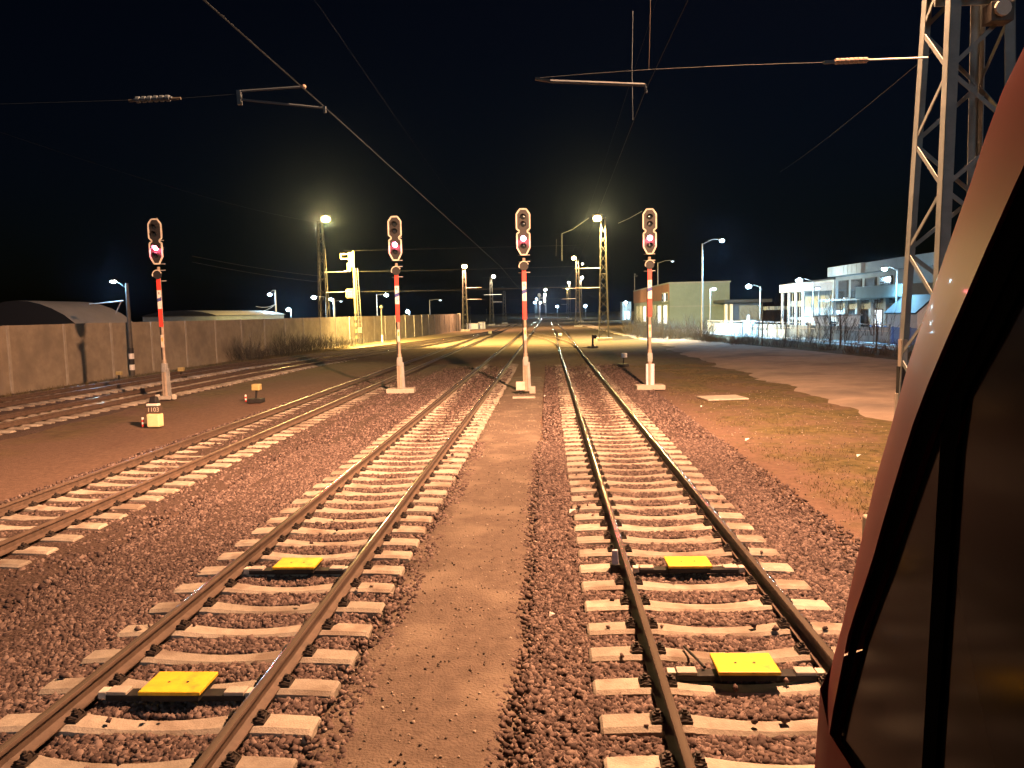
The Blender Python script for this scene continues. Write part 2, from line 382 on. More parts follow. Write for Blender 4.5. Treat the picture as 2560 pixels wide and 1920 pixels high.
tag(gravel('ballast_stones', 190000, gen_main, .015, .032, 3), 'crushed brown ballast stones around the sleepers of the two near tracks', 'gravel')
def gen_far(g, n):
    y = g.uniform(8, 47, n); x = g.uniform(-10, 4.2, n)
    k = (x/y > -.78) & ~((x > -2) & (x < -.2)) & ((y > 17) | (x < -6)) & ((y < 33) | (g.random(n) < (47-y)/14)); k &= ~sleeper_hit(x, y); x, y = x[k], y[k]
    return np.stack([x, y, bed_z(x, y)], 1)
tag(gravel('ballast_stones', 90000, gen_far, .02, .038, 4), 'coarse ballast stones spread over the farther track beds', 'gravel')
def gen_loose(g, n):
    y = 3.3 + 27*g.random(n)**1.4; x = g.uniform(-2.1, 9, n); k = (x/y < .52) & ((x < -.1) | (x > 3.2)) & ((x < 0) | (g.random(n) < .55)); x, y = x[k], y[k]
    return np.stack([x, y, np.where(x < 0, .008, -.045)], 1)
tag(gravel('loose_gravel', 15000, gen_loose, .005, .014, 5, 'pebble'), 'fine loose gravel scattered on the cess path and verge', 'gravel')

# ------------------------------------------------------------------ tracks
RP = [(-.070,0),(-.070,.012),(-.03,.026),(-.009,.040),(-.009,.118),(-.034,.128),(-.036,.150),(-.030,.162),(-.016,.1675),(0,.169),(.016,.1675),(.030,.162),(.036,.150),(.034,.128),(.009,.118),(.009,.040),(.03,.026),(.070,.012),(.070,0)]
ZS = .062
def rail(name, pts, parent, top='railtop', z=ZS):
    n = len(RP); v = []; f = []; mi = []
    for i, p in enumerate(pts):
        a, b = Vector(pts[max(i-1,0)]), Vector(pts[min(i+1,len(pts)-1)]); d = (b-a).normalized(); sx = Vector((d.y, -d.x))
        for px, pz in RP: v.append((p[0]+sx.x*px, p[1]+sx.y*px, z+pz))
    mb = MB(); ft = []; fs = []
    for i in range(len(pts)-1):
        for k in range(n-1):
            q = (i*n+k, i*n+k+1, (i+1)*n+k+1, (i+1)*n+k); (ft if 7 <= k <= 10 else fs).append(q)
    fs += [tuple(range(n)), tuple((len(pts)-1)*n+k for k in range(n))[::-1]]
    o = len(mb.v); mb.v = v; k1 = mb._m('rust'); k2 = mb._m(top); mb.f = fs+ft; mb.mi = [k1]*len(fs)+[k2]*len(ft)
    return mb.build(name, parent, smooth=True, angle=35)
def sleeper_mesh():
    st = [(-1.3,.150,.03),(-1.28,.158,.05),(-1.05,.16,.062),(-.9,.16,.066),(-.62,.16,.066),(-.58,.155,.056),(-.4,.14,.036),(-.2,.125,.020),(0,.12,.014)]
    st += [(-a,b,c) for a,b,c in st[-2::-1]]
    v = []
    for x, wd, zt in st:
        for yy, zz in ((-wd*.9,-.16),(-wd*.86,zt-.03),(-wd*.68,zt-.012),(-wd*.60,zt-.003),(wd*.60,zt-.003),(wd*.68,zt-.012),(wd*.86,zt-.03),(wd*.9,-.16)): v.append((x, yy, zz))
    n = 8; f = []
    for i in range(len(st)-1):
        for k in range(n-1): f.append((i*n+k, (i+1)*n+k, (i+1)*n+k+1, i*n+k+1))
    f += [tuple(range(n)), tuple((len(st)-1)*n+k for k in range(n))[::-1]]
    mb = MB().add(v, f, 'concrete'); me = mb.mesh('sleeper'); me.polygons.foreach_set('use_smooth', [True]*len(me.polygons)); me.set_sharp_from_angle(angle=R(28)); return me
SL = sleeper_mesh()
def clip_mesh():
    mb = MB()
    mb.box((0,0,.012),(.10,.15,.022),'clip'); mb.box((-.012,0,.035),(.06,.055,.03),'clip'); mb.tube([(0,0,.03),(0,0,.085)],.017,6,'clip'); mb.tube([(0,0,.05),(0,0,.066)],.028,6,'clip')
    mb.tube([(-.045,-.05,.028),(.0,-.062,.05),(.045,-.04,.03)],.009,5,'clip'); mb.tube([(-.045,.05,.028),(.0,.062,.05),(.045,.04,.03)],.009,5,'clip')
    return mb.mesh('rail_clip')
CL = clip_mesh()
def straight_track(x, y0, y1, n_sl, n_clip, label, nfirst, top='railtop', sink=0):
    t = thing('railway_track', label, 'railway track', (x, 0, 0))
    ys = [y0, 3, 8, 15, 30, 60, 100, 160, y1]
    for s in (-1, 1): rail('rail', [(s*.7535 + (0), yy) for yy in ys], t, top)
    k = 0; i0 = math.ceil((nfirst - Y0S[x])/SP)
    for i in range(n_sl):
        yy = Y0S[x] + SP*(i0+i)
        o = linkcopy(SL, 'sleeper', t, (random.uniform(-.012,.012), yy+random.uniform(-.015,.015), -sink - max(0, yy-15)*.0026 + random.uniform(-.006,.004)), random.uniform(-.008,.008))
        if i < n_clip:
            for s in (-1, 1):
                for q in (-1, 1):
                    c = linkcopy(CL, 'rail_clip', o, (s*.7535 + q*.105, 0, .062)); c.scale = (-q, 1, 1)
    return t
straight_track(T0, -6, 330, 74, 34, 'straight main track with bright left rail, nearest on the right beside the train', 2.6)
straight_track(T1, -6, 330, 76, 34, 'straight track left of the gravel walkway with two yellow beacons in it', 2.8, 'railtop')
straight_track(T2, 2, 122, 70, 18, 'rusty track with half buried sleepers behind the second signal from left', 8.5, 'dullrailtop', .012)
def spline(P, n=60):
    out = []
    for i in range(len(P)-1):
        p0, p1, p2, p3 = (Vector(P[max(i-1,0)]), Vector(P[i]), Vector(P[i+1]), Vector(P[min(i+2,len(P)-1)]))
        for j in range(n//(len(P)-1)):
            t = j/(n//(len(P)-1)); out.append(.5*((2*p1)+(-p0+p2)*t+(2*p0-5*p1+4*p2-p3)*t*t+(-p0+3*p1-3*p2+p3)*t**3))
    out.append(Vector(P[-1])); return out
def curved_track(P, label, sl_to, top='railtop', sink=0.01, dz=0, clips=0):
    t = thing('railway_track', label, 'railway track'); C = spline(P, 80)
    for s in (-1, 1):
        pts = []
        for i, p in enumerate(C):
            d = (C[min(i+1,len(C)-1)] - C[max(i-1,0)]).normalized(); pts.append((p.x + d.y*.7535*s, p.y - d.x*.7535*s))
        rail('rail', pts, t, top, ZS+dz)
    acc = 0; nxt = 0; cnt = 0
    for i in range(len(C)-1):
        a, b = C[i], C[i+1]; L_ = (b-a).length
        while nxt < acc+L_ and cnt < 98:
            p = a + (b-a)*((nxt-acc)/L_); d = (b-a).normalized()
            if p.y > sl_to: nxt = 1e9; break
            linkcopy(SL, 'sleeper', t, (p.x, p.y, -sink+random.uniform(-.006,.005)), math.atan2(d.y, d.x)-math.pi/2); nxt += SP; cnt += 1
        acc += L_
    return t
curved_track([(-17.15,14),(-17.1,25),(-16.5,44),(-15.3,55),(-13.2,70),(-10.4,95),(-9.0,112),(-8.35,122),(-8.3,140),(-8.3,230),(-8.3,330)], 'track curving in from the far left, its rail shining beside the leftmost signal', 66)
curved_track([(-21.3,16),(-21.2,29),(-20.0,50),(-17.6,64),(-14.0,84),(-11.2,100),(-9.4,116),(-8.5,128)], 'outermost left track running close along the concrete wall', 68, 'dullrailtop')
curved_track([(1.6,66),(1.2,76),(.2,88),(-1.2,100),(-2.5,111),(-3.1,122),(-3.16,132)], 'crossover track linking the right main track to the left one', 0, 'dullrailtop', 0, -.01)
# ballast shoulders of the far tracks
ribbon('ballast_bed', 'ballast', lambda y: w(y, -19.0 if y < 44 else -19.0+(y-44)*.12, .2, 21), lambda y: w(y, -15.2 if y < 44 else -15.2+(y-44)*.12, .2, 22), 14, 74, .055)
ribbon('ballast_bed', 'ballast', lambda y: w(y, -22.8 if y < 44 else -22.8+(y-44)*.13, .2, 23), lambda y: w(y, -19.5 if y < 44 else -19.5+(y-44)*.13, .2, 24), 14, 74, .05)

# balises (yellow track beacons)
def balise(tx, y, label, yaw=0):
    t = thing('track_beacon', label, 'track beacon', (tx, y, 0), yaw, 'yellow beacons between the rails')
    zb = .07
    MB().box((0,0,zb+.005),(1.18,.13,.05),'dark').build('mounting_bar', t, bevel=.006)
    for s in (-1,1):
        MB().box((s*.50,.0,zb+.022),(.17,.12,.07),'slab').build('clamp', t, bevel=.008)
        MB().box((s*.63,.0,zb+.02),(.07,.10,.06),'offwhite').build('clamp_end', t, bevel=.006)
    b = MB().box((0,.03,zb+.045),(.48,.34,.06),'dark').box((0,.03,zb+.09),(.52,.37,.034),'yellow').build('cover', t, bevel=.008)
    for s in (-1,1): MB().tube([(s*.08,.02,zb+.10),(s*.08,.02,zb+.1085)],.012,8,'dark').build('bolt', b)
    return t
balise(T0, 6.42, 'yellow track beacon between the rails of the right track, nearest the train')
balise(T0, 9.12, 'yellow track beacon of the right track, farther one beside the lilac rail marker')
balise(T1, 6.05, 'yellow track beacon of the left track, nearest one, in deep shadow beneath')
balise(T1, 9.15, 'small yellow track beacon of the left track, farther one')
MB().tube([(T0-.42,7.0,.07),(T0-.36,6.62,.11),(T0-.34,6.45,.13)],.012,6,'dark').build('cable'); tag(bpy.data.objects['cable'],'short dark cable lying over a sleeper beside the yellow beacon','cable')

# ------------------------------------------------------------------ signals
def signal(px, py, label, hood=0, base='slab', lit_dx=0, pipes='pipe', letter=None, small=None):
    p = G(px, py, 0.0); p.z = 0
    t = thing('railway_signal', label, 'signal', p, 0, 'red-lit main signals at the exit of the yard')
    if base == 'slab':
        MB().box((0,.05,.07),(1.15,.62,.2),'slab',.05).build('foundation', t, bevel=.03)
    elif base == 'box':
        MB().box((-.22,-.1,.32),(.36,.26,.34),'offwhite').box((-.22,-.1,.08),(.10,.1,.16),'dark').build('cable_box', t, bevel=.02)
        MB().box((.24,.05,.14),(.24,.24,.28),'slab').build('foundation', t, bevel=.02)
        MB().box((-.05,-1.55,.02),(.85,.35,.09),'slab',.03).build('cable_cover', t, bevel=.02)
    else:
        MB().box((0,0,.07),(.5,.4,.14),'slab').build('foundation', t, bevel=.02)
        for s in (-1,1): MB().box((s*.34,-.05,.1),(.14,.14,.2),'offwhite').build('foot_block', t, bevel=.02)
    if pipes == 'pipe':
        for dx, rr_ in ((-.12,.05),(.09,.088)): MB().tube([(dx,-.04,.15),(dx,-.04,1.02)],rr_,12,'pipe').build('cable_pipe', t, smooth=True)
    else:
        MB().bar((-.06,0,.1),(-.06,0,1.35),.12,.12,'postgrey').build('cable_duct', t)
        MB().bar((.14,.0,.1),(.10,.0,1.25),.11,.11,'galv').build('cable_duct', t)
    MB().tube([(0,0,.1),(0,0,1.6)],.085,12,'postgrey').tube([(0,0,1.5),(0,0,5.3)],.06,12,'postgrey').tube([(-.085,0,1.3),(-.085,0,4.0)],.024,6,'dark').build('post', t, smooth=True)
    MB().box((0,0,1.28),(.2,.2,.36),'galv').build('collar', t, bevel=.02)
    MB().box((0,-.068,2.35),(.11,.012,.5),'offwhite').box((0,-.076,2.42),(.05,.006,.16),'yellow').build('number_plate', t)
    # red-white-blue-white-red strip plate
    z0 = 2.92; y = -.075
    pl = MB().box((0,y,z0+.36),(.165,.02,.72),'red').box((0,y,z0+.72+.37),(.165,.02,.74),'white').box((0,y,z0+1.46+.36),(.165,.02,.72),'red')
    pl.prism([(-.0825,-.09),(.0825,-.03),(.0825,.11),(-.0825,.05)], -.013, -.0105, 'blue', (0,y,z0+1.08))
    pl = pl.build('marker_plate', t)
    if letter: text(letter, .13, 'lettering', pl, (0,y-.012,z0+1.33), (R(90),0,0), 'black')
    if small: text(small, .13, 'lettering', pl, (0,y-.012,z0+.86), (R(90),0,0), 'blue')
    # rungs
    for z in (5.42, 5.15+.02, 4.75, 6.35):
        MB().bar((-.02,.08,z),(.24,.08,z),.035,.03,'galv').bar((-.22,.08,z-.01),(0,.08,z-.01),.03,.02,'mastdark').build('step', t)
    # round auxiliary lamp with hood
    a = MB().tube([(0,-.10,4.98),(0,-.13,4.98)],.17,16,'black').build('auxiliary_lamp', t)
    pts = [(.185*math.cos(q), -.16, 4.98+.185*math.sin(q)) for q in np.linspace(R(20),R(200),12)]
    MB().tube(pts,.022,6,'offwhite').build('hood', a)
    # head: two joined elongated boards with a white rim
    def outline(s, dz=0):
        h = [(-.10,0),(-.245,.27),(-.245,.80),(-.16,.86),(-.16,.92),(-.255,1.0),(-.255,1.55),(-.12,1.74)]
        c = (0,.87); L_ = [(x, z) for x, z in h]; L_ = L_ + [(-x, z) for x, z in h[::-1]]
        return L_
    z0 = 5.42; hd = outline(1)
    b = MB().prism(hd, -.10, -.06, 'black', (0,0,z0)).build('signal_head', t)
    n = len(hd); rim = MB()
    for i in range(n):
        a0, a1 = hd[i], hd[(i+1)%n]
        rim.bar((a0[0],-.105,z0+a0[1]),(a1[0],-.105,z0+a1[1]),.055,.045,'offwhite',up=(0,1,0))
        rim.ball((a0[0],-.105,z0+a0[1]),.027,'offwhite',6)
    rim.build('rim', b)
    for k, (z, lit) in enumerate(((.33,0),(.62,1),(1.16,0),(1.44,0))):
        zz = z0+z
        ho = MB(); q = np.linspace(R(-10),R(190),13)
        A = [(.125*math.cos(x), -.10, zz+.125*math.sin(x)) for x in q]; B = [(.12*math.cos(x), -.10-.2*(.6+.4*math.sin(max(x,0))), zz-.015+.12*math.sin(x)) for x in q]
        ho.strip(A, B, 'black'); 
        c = [(.118*math.cos(x), -.102, zz+.118*math.sin(x)) for x in q]; d_ = [(.112*math.cos(x), -.102-.198*(.6+.4*math.sin(max(x,0))), zz-.015+.112*math.sin(x)) for x in q]
        ho.strip(d_, c, 'black'); ho = ho.build('hood', b, smooth=True)
        dx = lit_dx if lit else 0
        MB().ball((0,-.115,zz),.10,'lens_red' if lit else 'glassdark',14,(1,.35,1)).build('lens', b, smooth=True)
        if lit: plight('red_light', (0,-.24,zz-.01), (1,.08,.16), 60, t, .05)
    return t
signal(417, 998, 'leftmost red-lit signal, standing on two white foot blocks beside the curved track', base='feet', pipes='duct', letter='R')
signal(1002, 981, 'second red-lit signal from left, on a low concrete slab beside the rusty track', pipes='duct', letter='R', small='4')
signal(1316, 984, 'red-lit signal between the two middle tracks with a pale cable box at its foot', base='box', pipes='duct', letter='R', small='1')
signal(1625, 972, 'rightmost red-lit signal with lilac cable pipes on a broad concrete slab', letter='R')

# ------------------------------------------------------------------ lattice masts
def floodlight(parent, loc, yaw, lens, scale=1.0, down=35):
    o = MB().box((0,.10,.0),(.5,.22,.36),'mastdark',0).box((0,-.02,.02),(.6,.05,.46),'mastdark').tube([(0,.2,0),(0,.35,-.12)],.035,6,'mastdark').build('floodlight', parent, bevel=.01)
    o.location = loc; o.rotation_euler = (R(-down)*-1, 0, yaw); o.scale = (scale,)*3
    MB().ball((0,-.06,0),.24,lens,12,(1,.45,.75)).build('lens', o, smooth=True)
    return o
def mast(loc, h, wb, wt, label, m='mastdark', panel=.95, leg=.09, brace=.045, name='lattice_mast', top=True):
    t = thing(name, label, 'mast', loc, 0, 'steel lattice masts along the yard')
    W = lambda z: wb/2 + (wt/2-wb/2)*z/h
    MB().box((0,0,.1),(wb+.5,wb+.4,.5),'slab').build('foundation', t, bevel=.03)
    for sx, sy in ((-1,-1),(1,-1),(1,1),(-1,1)):
        b = MB(); a0 = Vector((sx*W(.3),sy*W(.3),.3)); a1 = Vector((sx*W(h),sy*W(h),h))
        # angle section: two plates meeting at the corner
        for e in ((1,0),(0,1)):
            off = Vector((-sx*leg/2*e[0], -sy*leg/2*e[1], 0)); wv = Vector((leg/2*e[0]+.006*e[1], leg/2*e[1]+.006*e[0], 0))
            ins = Vector((-sx*.006*e[1], -sy*.006*e[0], 0))
            vv = []
            for p in (a0, a1):
                c = p+off+ins
                for i, j in ((-1,-1),(1,-1),(1,1),(-1,1)): vv.append((c.x+wv.x*i, c.y+wv.y*j, c.z))
            b.add(vv, [(0,1,2,3),(7,6,5,4),(4,5,1,0),(5,6,2,1),(6,7,3,2),(7,4,0,3)], m)
        b.build('leg', t)
    br = MB(); z = .5; k = 0
    while z + panel < h:
        z2 = z+panel; s = 1 if k % 2 else -1; i1, i2 = W(z)-.015, W(z2)-.015
        br.bar((s*i1,-i1,z),(-s*i2,-i2,z2),brace,.012,m,up=(0,1,0)); br.bar((-s*i1,i1,z),(s*i2,i2,z2),brace,.012,m,up=(0,1,0))
        br.bar((-i1,s*i1,z),(-i2,-s*i2,z2),.012,brace,m,up=(0,1,0)); br.bar((i1,-s*i1,z),(i2,s*i2,z2),.012,brace,m,up=(0,1,0))
        z = z2; k += 1
    br.build('bracing', t)
    if top:
        wt2 = wt+.06; MB().box((0,0,h-.03),(wt2,wt2,.06),m).box((0,0,h*.55),(2*W(h*.55)+.02,.03,.1),m).build('top_frame', t)
    return t
def insulator(mb, p, q, r=.06, n=6, m='porcelain'):
    p, q = Vector(p), Vector(q)
    mb.tube([p,q],.022,6,m)
    for i in range(n):
        a = p+(q-p)*((i+.7)/(n+.4)); d = (q-p).normalized()*.022; mb.tube([a-d,a+d],r,10,m)
# near mast
NM = mast((5.16,10.02,-.05), 12.6, 1.12, .42, 'grey lattice mast nearest the train, its legs lit orange on one side', 'mastgrey', .69, .125, .05)
for i in range(5):
    z0 = 1.0+i*.36; wv = .56 - .028*(z0+.18)
    MB().box((-wv+.035,.42-.0*i+ (wv-.47),z0+.18),(.085,.085,.355),'offwhite' if i % 2 == 0 else 'black').build('hazard_band', NM)
MB().box((0,-.26,7.15),(.78,.04,.28),'mastgrey').box((0,.0,7.29),(.78,.6,.03),'mastgrey').build('platform', NM)
bx = MB().box((.15,-.42,6.62),(.26,.2,.22),'mastdark').tube([(.15,-.42,6.75),(.02,-.34,6.98)],.02,6,'galv').build('junction_box', NM, bevel=.02)
MB().tube([(.13,-.53,6.64),(.13,-.57,6.64)],.09,12,'offwhite').build('cover_plate', bx)
MB().bar((0,0,12.3),(-1.0,0,12.45),.09,.09,'mastgrey').build('lamp_arm', NM)
for yy in (-.4,.4):
    floodlight(NM, (-.95, yy, 12.35), R(-90), 'lens_near', 1.0, 60)
aimed('mast_light', (-1.2,.15,11.95), (-4.2,1.5,0), ORG, 27000, NM, 150, .28); aimed('mast_light', (-1.1,.3,11.95), (6.5,13,0), ORG, 13000, NM, 84, .22); aimed('mast_light', (-1.2,.45,11.95), (-4.5,31,0), ORG, 60000, NM, 92, .22); aimed('mast_light', (-1.2,.3,11.95), (-22,15,0), ORG, 52000, NM, 84, .22)  # beams to the right and far left added to brighten road and sidings
# other masts
def light_mast(px, py, Y, h, lamp_px, lamp_py, label, lens, col, power, side, blend=.6, wb=1.1, wt=.5, m='mastdark', aim=(0,0), cone=150, beam=0, double=False):
    p = D(px, py, Y); p.z = 0
    t = mast(p, h, wb, wt, label, m, .95, .1, .045)
    lp = D(lamp_px, lamp_py, Y); rel = lp - p
    MB().bar((0,0,h-.1),(rel.x,-.1,rel.z+.25),.09,.09,m).build('lamp_arm', t)
    for k in ((-.38,.38) if double else (0,)):
        floodlight(t, (rel.x+k, -.25, rel.z), R(10*side), lens, 1.7, 28)
    if power: aimed('mast_light', (rel.x + (.5 if side > 0 else 0), (.9 if aim[1] > 5 else -.9), rel.z-.35), (rel.x+aim[0], aim[1], 0), col, power, t, cone, .25, blend)
    if beam: aimed('extra_beam', (rel.x, -.6, rel.z-.1), (-p.x-2, -p.y+14, 0), col, beam, t, 36, .3, .7)  # additional beam toward the camera, added for lamp halo and rail glints
    return t, p
L1, L1p = light_mast(813.6, 868, 76.8, 12.6, 816, 548, 'lit lattice mast with yellow floodlights in front of the concrete wall', 'lens_sodium', SOD, 270000, 1, aim=(7,14), cone=148, beam=17000)
L2, L2p = light_mast(1164, 828, 134, 11.0, 1161.5, 666, 'second lit lattice mast at the far end of the concrete wall', 'lens_orange', ORG, 22000, 1)
L3, L3p = light_mast(1230, 812, 192, 12, 1234, 691, 'distant mast with a single white lamp and crossing beams', 'lens_warmwhite', WW, 9000, 1, double=False)
R1, R1p = light_mast(1510, 851, 81, 12.7, 1493, 546, 'tall lattice mast with yellow floodlights standing on the grass right of the tracks', 'lens_sodium', SOD, 48000, -1, aim=(-3,0), cone=140, beam=15000)
R2, R2p = light_mast(1445.5, 817, 151, 13, 1435, 645, 'second floodlit lattice mast behind the one on the grass', 'lens_orange', (1,.62,.26), 24000, -1)
R3, R3p = light_mast(1452, 806, 220, 12, 1455, 694, 'third lattice mast with a white lamp pointing outwards', 'lens_warmwhite', WW, 9000, -1, double=False)
R4, R4p = light_mast(1424, 800, 290, 14, 1422, 706, 'far mast with twin white lamps left of the lamp pointing outwards', 'lens_warmwhite', WW, 8000, -1)
R5, R5p = light_mast(1419, 800, 350, 12, 1418, 722, 'far mast with yellowish lamp and two short arms', 'lens_sodium', SOD, 6000, -1, double=False)
# R2 lower lamp
floodlight(R2, (1.0,-.2,12.2), R(-30), 'lens_warmwhite', .8, 20)
def arm(t, x0, x1, z, r=.05, ins=True, y=-.5):
    mb = MB().tube([(x0,y,z),(x1,y,z)],r,6,'galv').build('cross_arm', t)
    if ins:
        i = MB(); s = 1 if x1 > x0 else -1; insulator(i, (x1,y,z),(x1+s*.7,y,z),.075,5); i.build('insulator', mb)
for Tm, s in ((L1,1),(L2,1),(R1,-1),(R2,-1)):
    arm(Tm, s*.35, s*2.3, 7.55); arm(Tm, s*.45, s*2.3, 5.55)
arm(L3,-1.8,2.6,7.6,.08,False); arm(L3,.5,2.0,5.8); arm(R5,-.4,-2.2,8.5); arm(R5,-.4,-2.2,6.2)
mast((D(1262,812,215).x, 215, 0), 9, 1.1, .6, 'unlit distant mast right of the single white lamp', 'mastdark', .95, .12, .05)

# ------------------------------------------------------------------ overhead line
def wire(name, pts, r, label, m='wire', group=None, n=5):
    return tag(MB().tube(pts, r, n, m).build(name), label, 'wire', group)
def sag(a, b, s, n=10):
    a, b = Vector(a), Vector(b); return [a+(b-a)*(i/n) - Vector((0,0,s*4*(i/n)*(1-i/n))) for i in range(n+1)]
SY = 9.85                                     # plane of the near head-span
c1 = D(757, 220, SY); c1b = D(815, 272, SY); c0 = D(1614, 222, SY)
CZ = c0.z
def contact(x, label):
    pts = [(x-.2,-4,CZ-.02),(x,SY,CZ),(x+.25,45,CZ-.04),(x-.1,SY+70,CZ),(x+.3,115,CZ-.03),(x,150,CZ),(x,320,CZ)]
    return wire('contact_wire', pts, .011, label, group='overhead wires above the tracks')
xw1 = D(805,262,SY); 
wire('contact_wire', [(xw1.x-.12,-4,xw1.z),(xw1.x,SY,xw1.z),(xw1.x+.12,45,xw1.z-.03),(T1,80,xw1.z),(T1+.2,115,xw1.z),(T1,150,xw1.z),(T1,320,xw1.z)], .0085, 'overhead contact wire running diagonally down to the vanishing point', 'linewire', 'overhead wires above the tracks')
wire('contact_wire', [(c0.x+.1,-4,CZ-.03),(c0.x,SY,CZ-.02),(c0.x+.5,45,CZ-.05),(T0,80,CZ),(T0+.2,150,CZ),(T0,320,CZ)], .0035, 'dim contact wire over the right track passing the hanging dropper', 'linewire', 'overhead wires above the tracks')
for x, k in ((T1+.1,1.55),(T0-.1,1.5)):
    wire('catenary_wire', sag((x,-20,CZ+k),(x,SY,CZ+k),.4,4)[:-1] + sag((x,SY,CZ+k),(x,80,CZ+k),.7,10) + sag((x,80,CZ+k),(x,150,CZ+k),.7,8)[1:], .0008 if x < 0 else .0016, 'thin dark catenary wire carrying the contact wire ' + ('of the left track' if x < 0 else 'of the right track'), 'linewire', 'overhead wires above the tracks')
dp = D(1582, 300, 10.7); dq = D(1582, 28, 10.7)
wire('dropper', [dq, dq+(dp-dq)*.5+Vector((-.012,0,0)), dp], .005, 'short hanging dropper wire above the right track near its steady arm', 'armgrey')
dp = D(1622, 172, 9.9); dq = D(1627, -40, 9.9)
wire('dropper', [dq, dp], .004, 'faint dropper wire hanging down to the cross-span wire', 'wire')
# steady arm of the left track
t = thing('steady_arm', 'forked grey steady arm holding the diagonal contact wire', 'steady arm', D(597,240,SY))
b0 = Vector(t.location)
br = MB(); a, b = D(597,226,SY)-b0, D(600,262,SY)-b0; br.bar(a, b, .05, .05, 'armgrey'); br.build('bracket', t)
MB().tube([D(600,228,SY)-b0, D(757,217,SY)-b0],.0135,8,'armgrey').build('registration_tube', t)
MB().tube([D(604,249,SY)-b0, D(808,270,SY)-b0],.0135,8,'armgrey').build('steady_tube', t)
q = D(812,272,SY)-b0; MB().bar(q+Vector((0,0,.03)), q-Vector((0,0,.05)), .03,.03,'armgrey').build('clip', t)
q = D(760,217,SY)-b0; MB().ball(q,.03,'porcelain',8).build('clip', t)
# insulator far left on the same span
mb = MB(); insulator(mb, D(335,250,SY), D(430,245,SY), .04, 6, 'armgrey'); mb.tube([D(322,252,SY),D(452,246,SY)],.018,6,'mastdark')
tag(mb.build('insulator'), 'ribbed insulator hanging alone in the dark sky at upper left', 'insulator')
# steady arm of the right track
t = thing('steady_arm', 'straight white steady arm ending in a hook under the cross-span wire', 'steady arm', D(1370,203,SY)); b0 = Vector(t.location)
MB().tube([D(1372,203,SY)-b0, D(1612,212,SY)-b0],.022,8,'armgrey').build('steady_tube', t)
MB().tube([D(1612,212,SY)-b0, D(1616,232,SY)-b0],.014,6,'armgrey').build('hook', t)
MB().bar(D(1338,197,SY)-b0, D(1376,203,SY)-b0,.05,.03,'mastdark').build('end_fitting', t)
# cross-span wire to the near mast with its insulator
wire('span_wire', [D(-60,262,SY), D(335,250,SY)], .003, 'faint cross-span wire left of the lone insulator', 'linewire')
wire('span_wire', [D(452,246,SY), D(597,235,SY)], .003, 'faint cross-span wire between lone insulator and forked steady arm', 'linewire')
wire('span_wire', [D(1345,195,SY), D(1480,184,SY), D(1624,174,SY), D(1850,163,SY), D(2062,156,SY)], .004, 'cross-span wire rising from the white steady arm to the mast insulator', 'linewire')
mb = MB(); insulator(mb, D(2085,154,SY), D(2170,150,SY), .034, 7); mb.bar(D(2060,156,SY), D(2092,154,SY), .035,.035,'armgrey')
tag(mb.build('insulator'), 'ribbed insulator in the cross-span wire beside the near mast', 'insulator')
wire('span_rod', [D(2168,150,SY), D(2320,144,SY)], .012, 'pale rod tying the cross-span insulator to the near mast', 'offwhite')
# spans further along
for Y, a, bb in ((76.8, L1p, R1p), (142, L2p, R2p)):
    for z in (7.55, 5.55, 9.6):
        wire('span_wire', sag((a.x+2.5,Y-.5,z),(bb.x-2.5,Y-.5,z),.05 if z < 9 else -0.0), .007, 'cross-span wire strung between the %s pair of lit masts at %s height' % ('first' if Y < 100 else 'second', {7.55:'middle',5.55:'lower',9.6:'upper'}[z]), 'mastdark', 'cross-span wires between lattice masts')
# feeder line dropping from the right masts
a = D(1472,545,81); b = D(1405,584,120); c = D(1405,652,120); d = D(1385,665,150)
wire('feeder_cable', [a, a+(b-a)*.5-Vector((0,0,.25)), b], .035, 'feeder cable slanting down left from the tall mast on the grass', 'galv')
wire('feeder_cable', [b, c], .035, 'vertical feeder drop left of the tall mast on the grass', 'galv')
wire('feeder_cable', [D(1391,598,130), D(1390,640,130)], .03, 'short vertical dropper further left of the feeder drop', 'mastdark')
wire('feeder_cable', [D(1546,558,81), D(1575,545,70), D(1605,528,60)], .022, 'feeder cable rising right behind the rightmost signal', 'galv')
wire('feeder_cable', sag(D(1950,430,40), D(2330,130,14), .1), .003, 'faint feeder wire across the sky toward the near mast', 'dark')
wire('feeder_cable', sag(D(0,330,40), D(820,560,90), .6), .006, 'faint feeder wire high over the left sidings', 'dark')
wire('feeder_cable', sag(D(480,640,60), D(800,690,76), .15), .01, 'pale feeder wire left of the yellow lit mast', 'mastdark')
wire('feeder_cable', sag(D(480,655,60), D(800,705,76), .15), .01, 'lower pale feeder wire left of the yellow lit mast', 'mastdark')

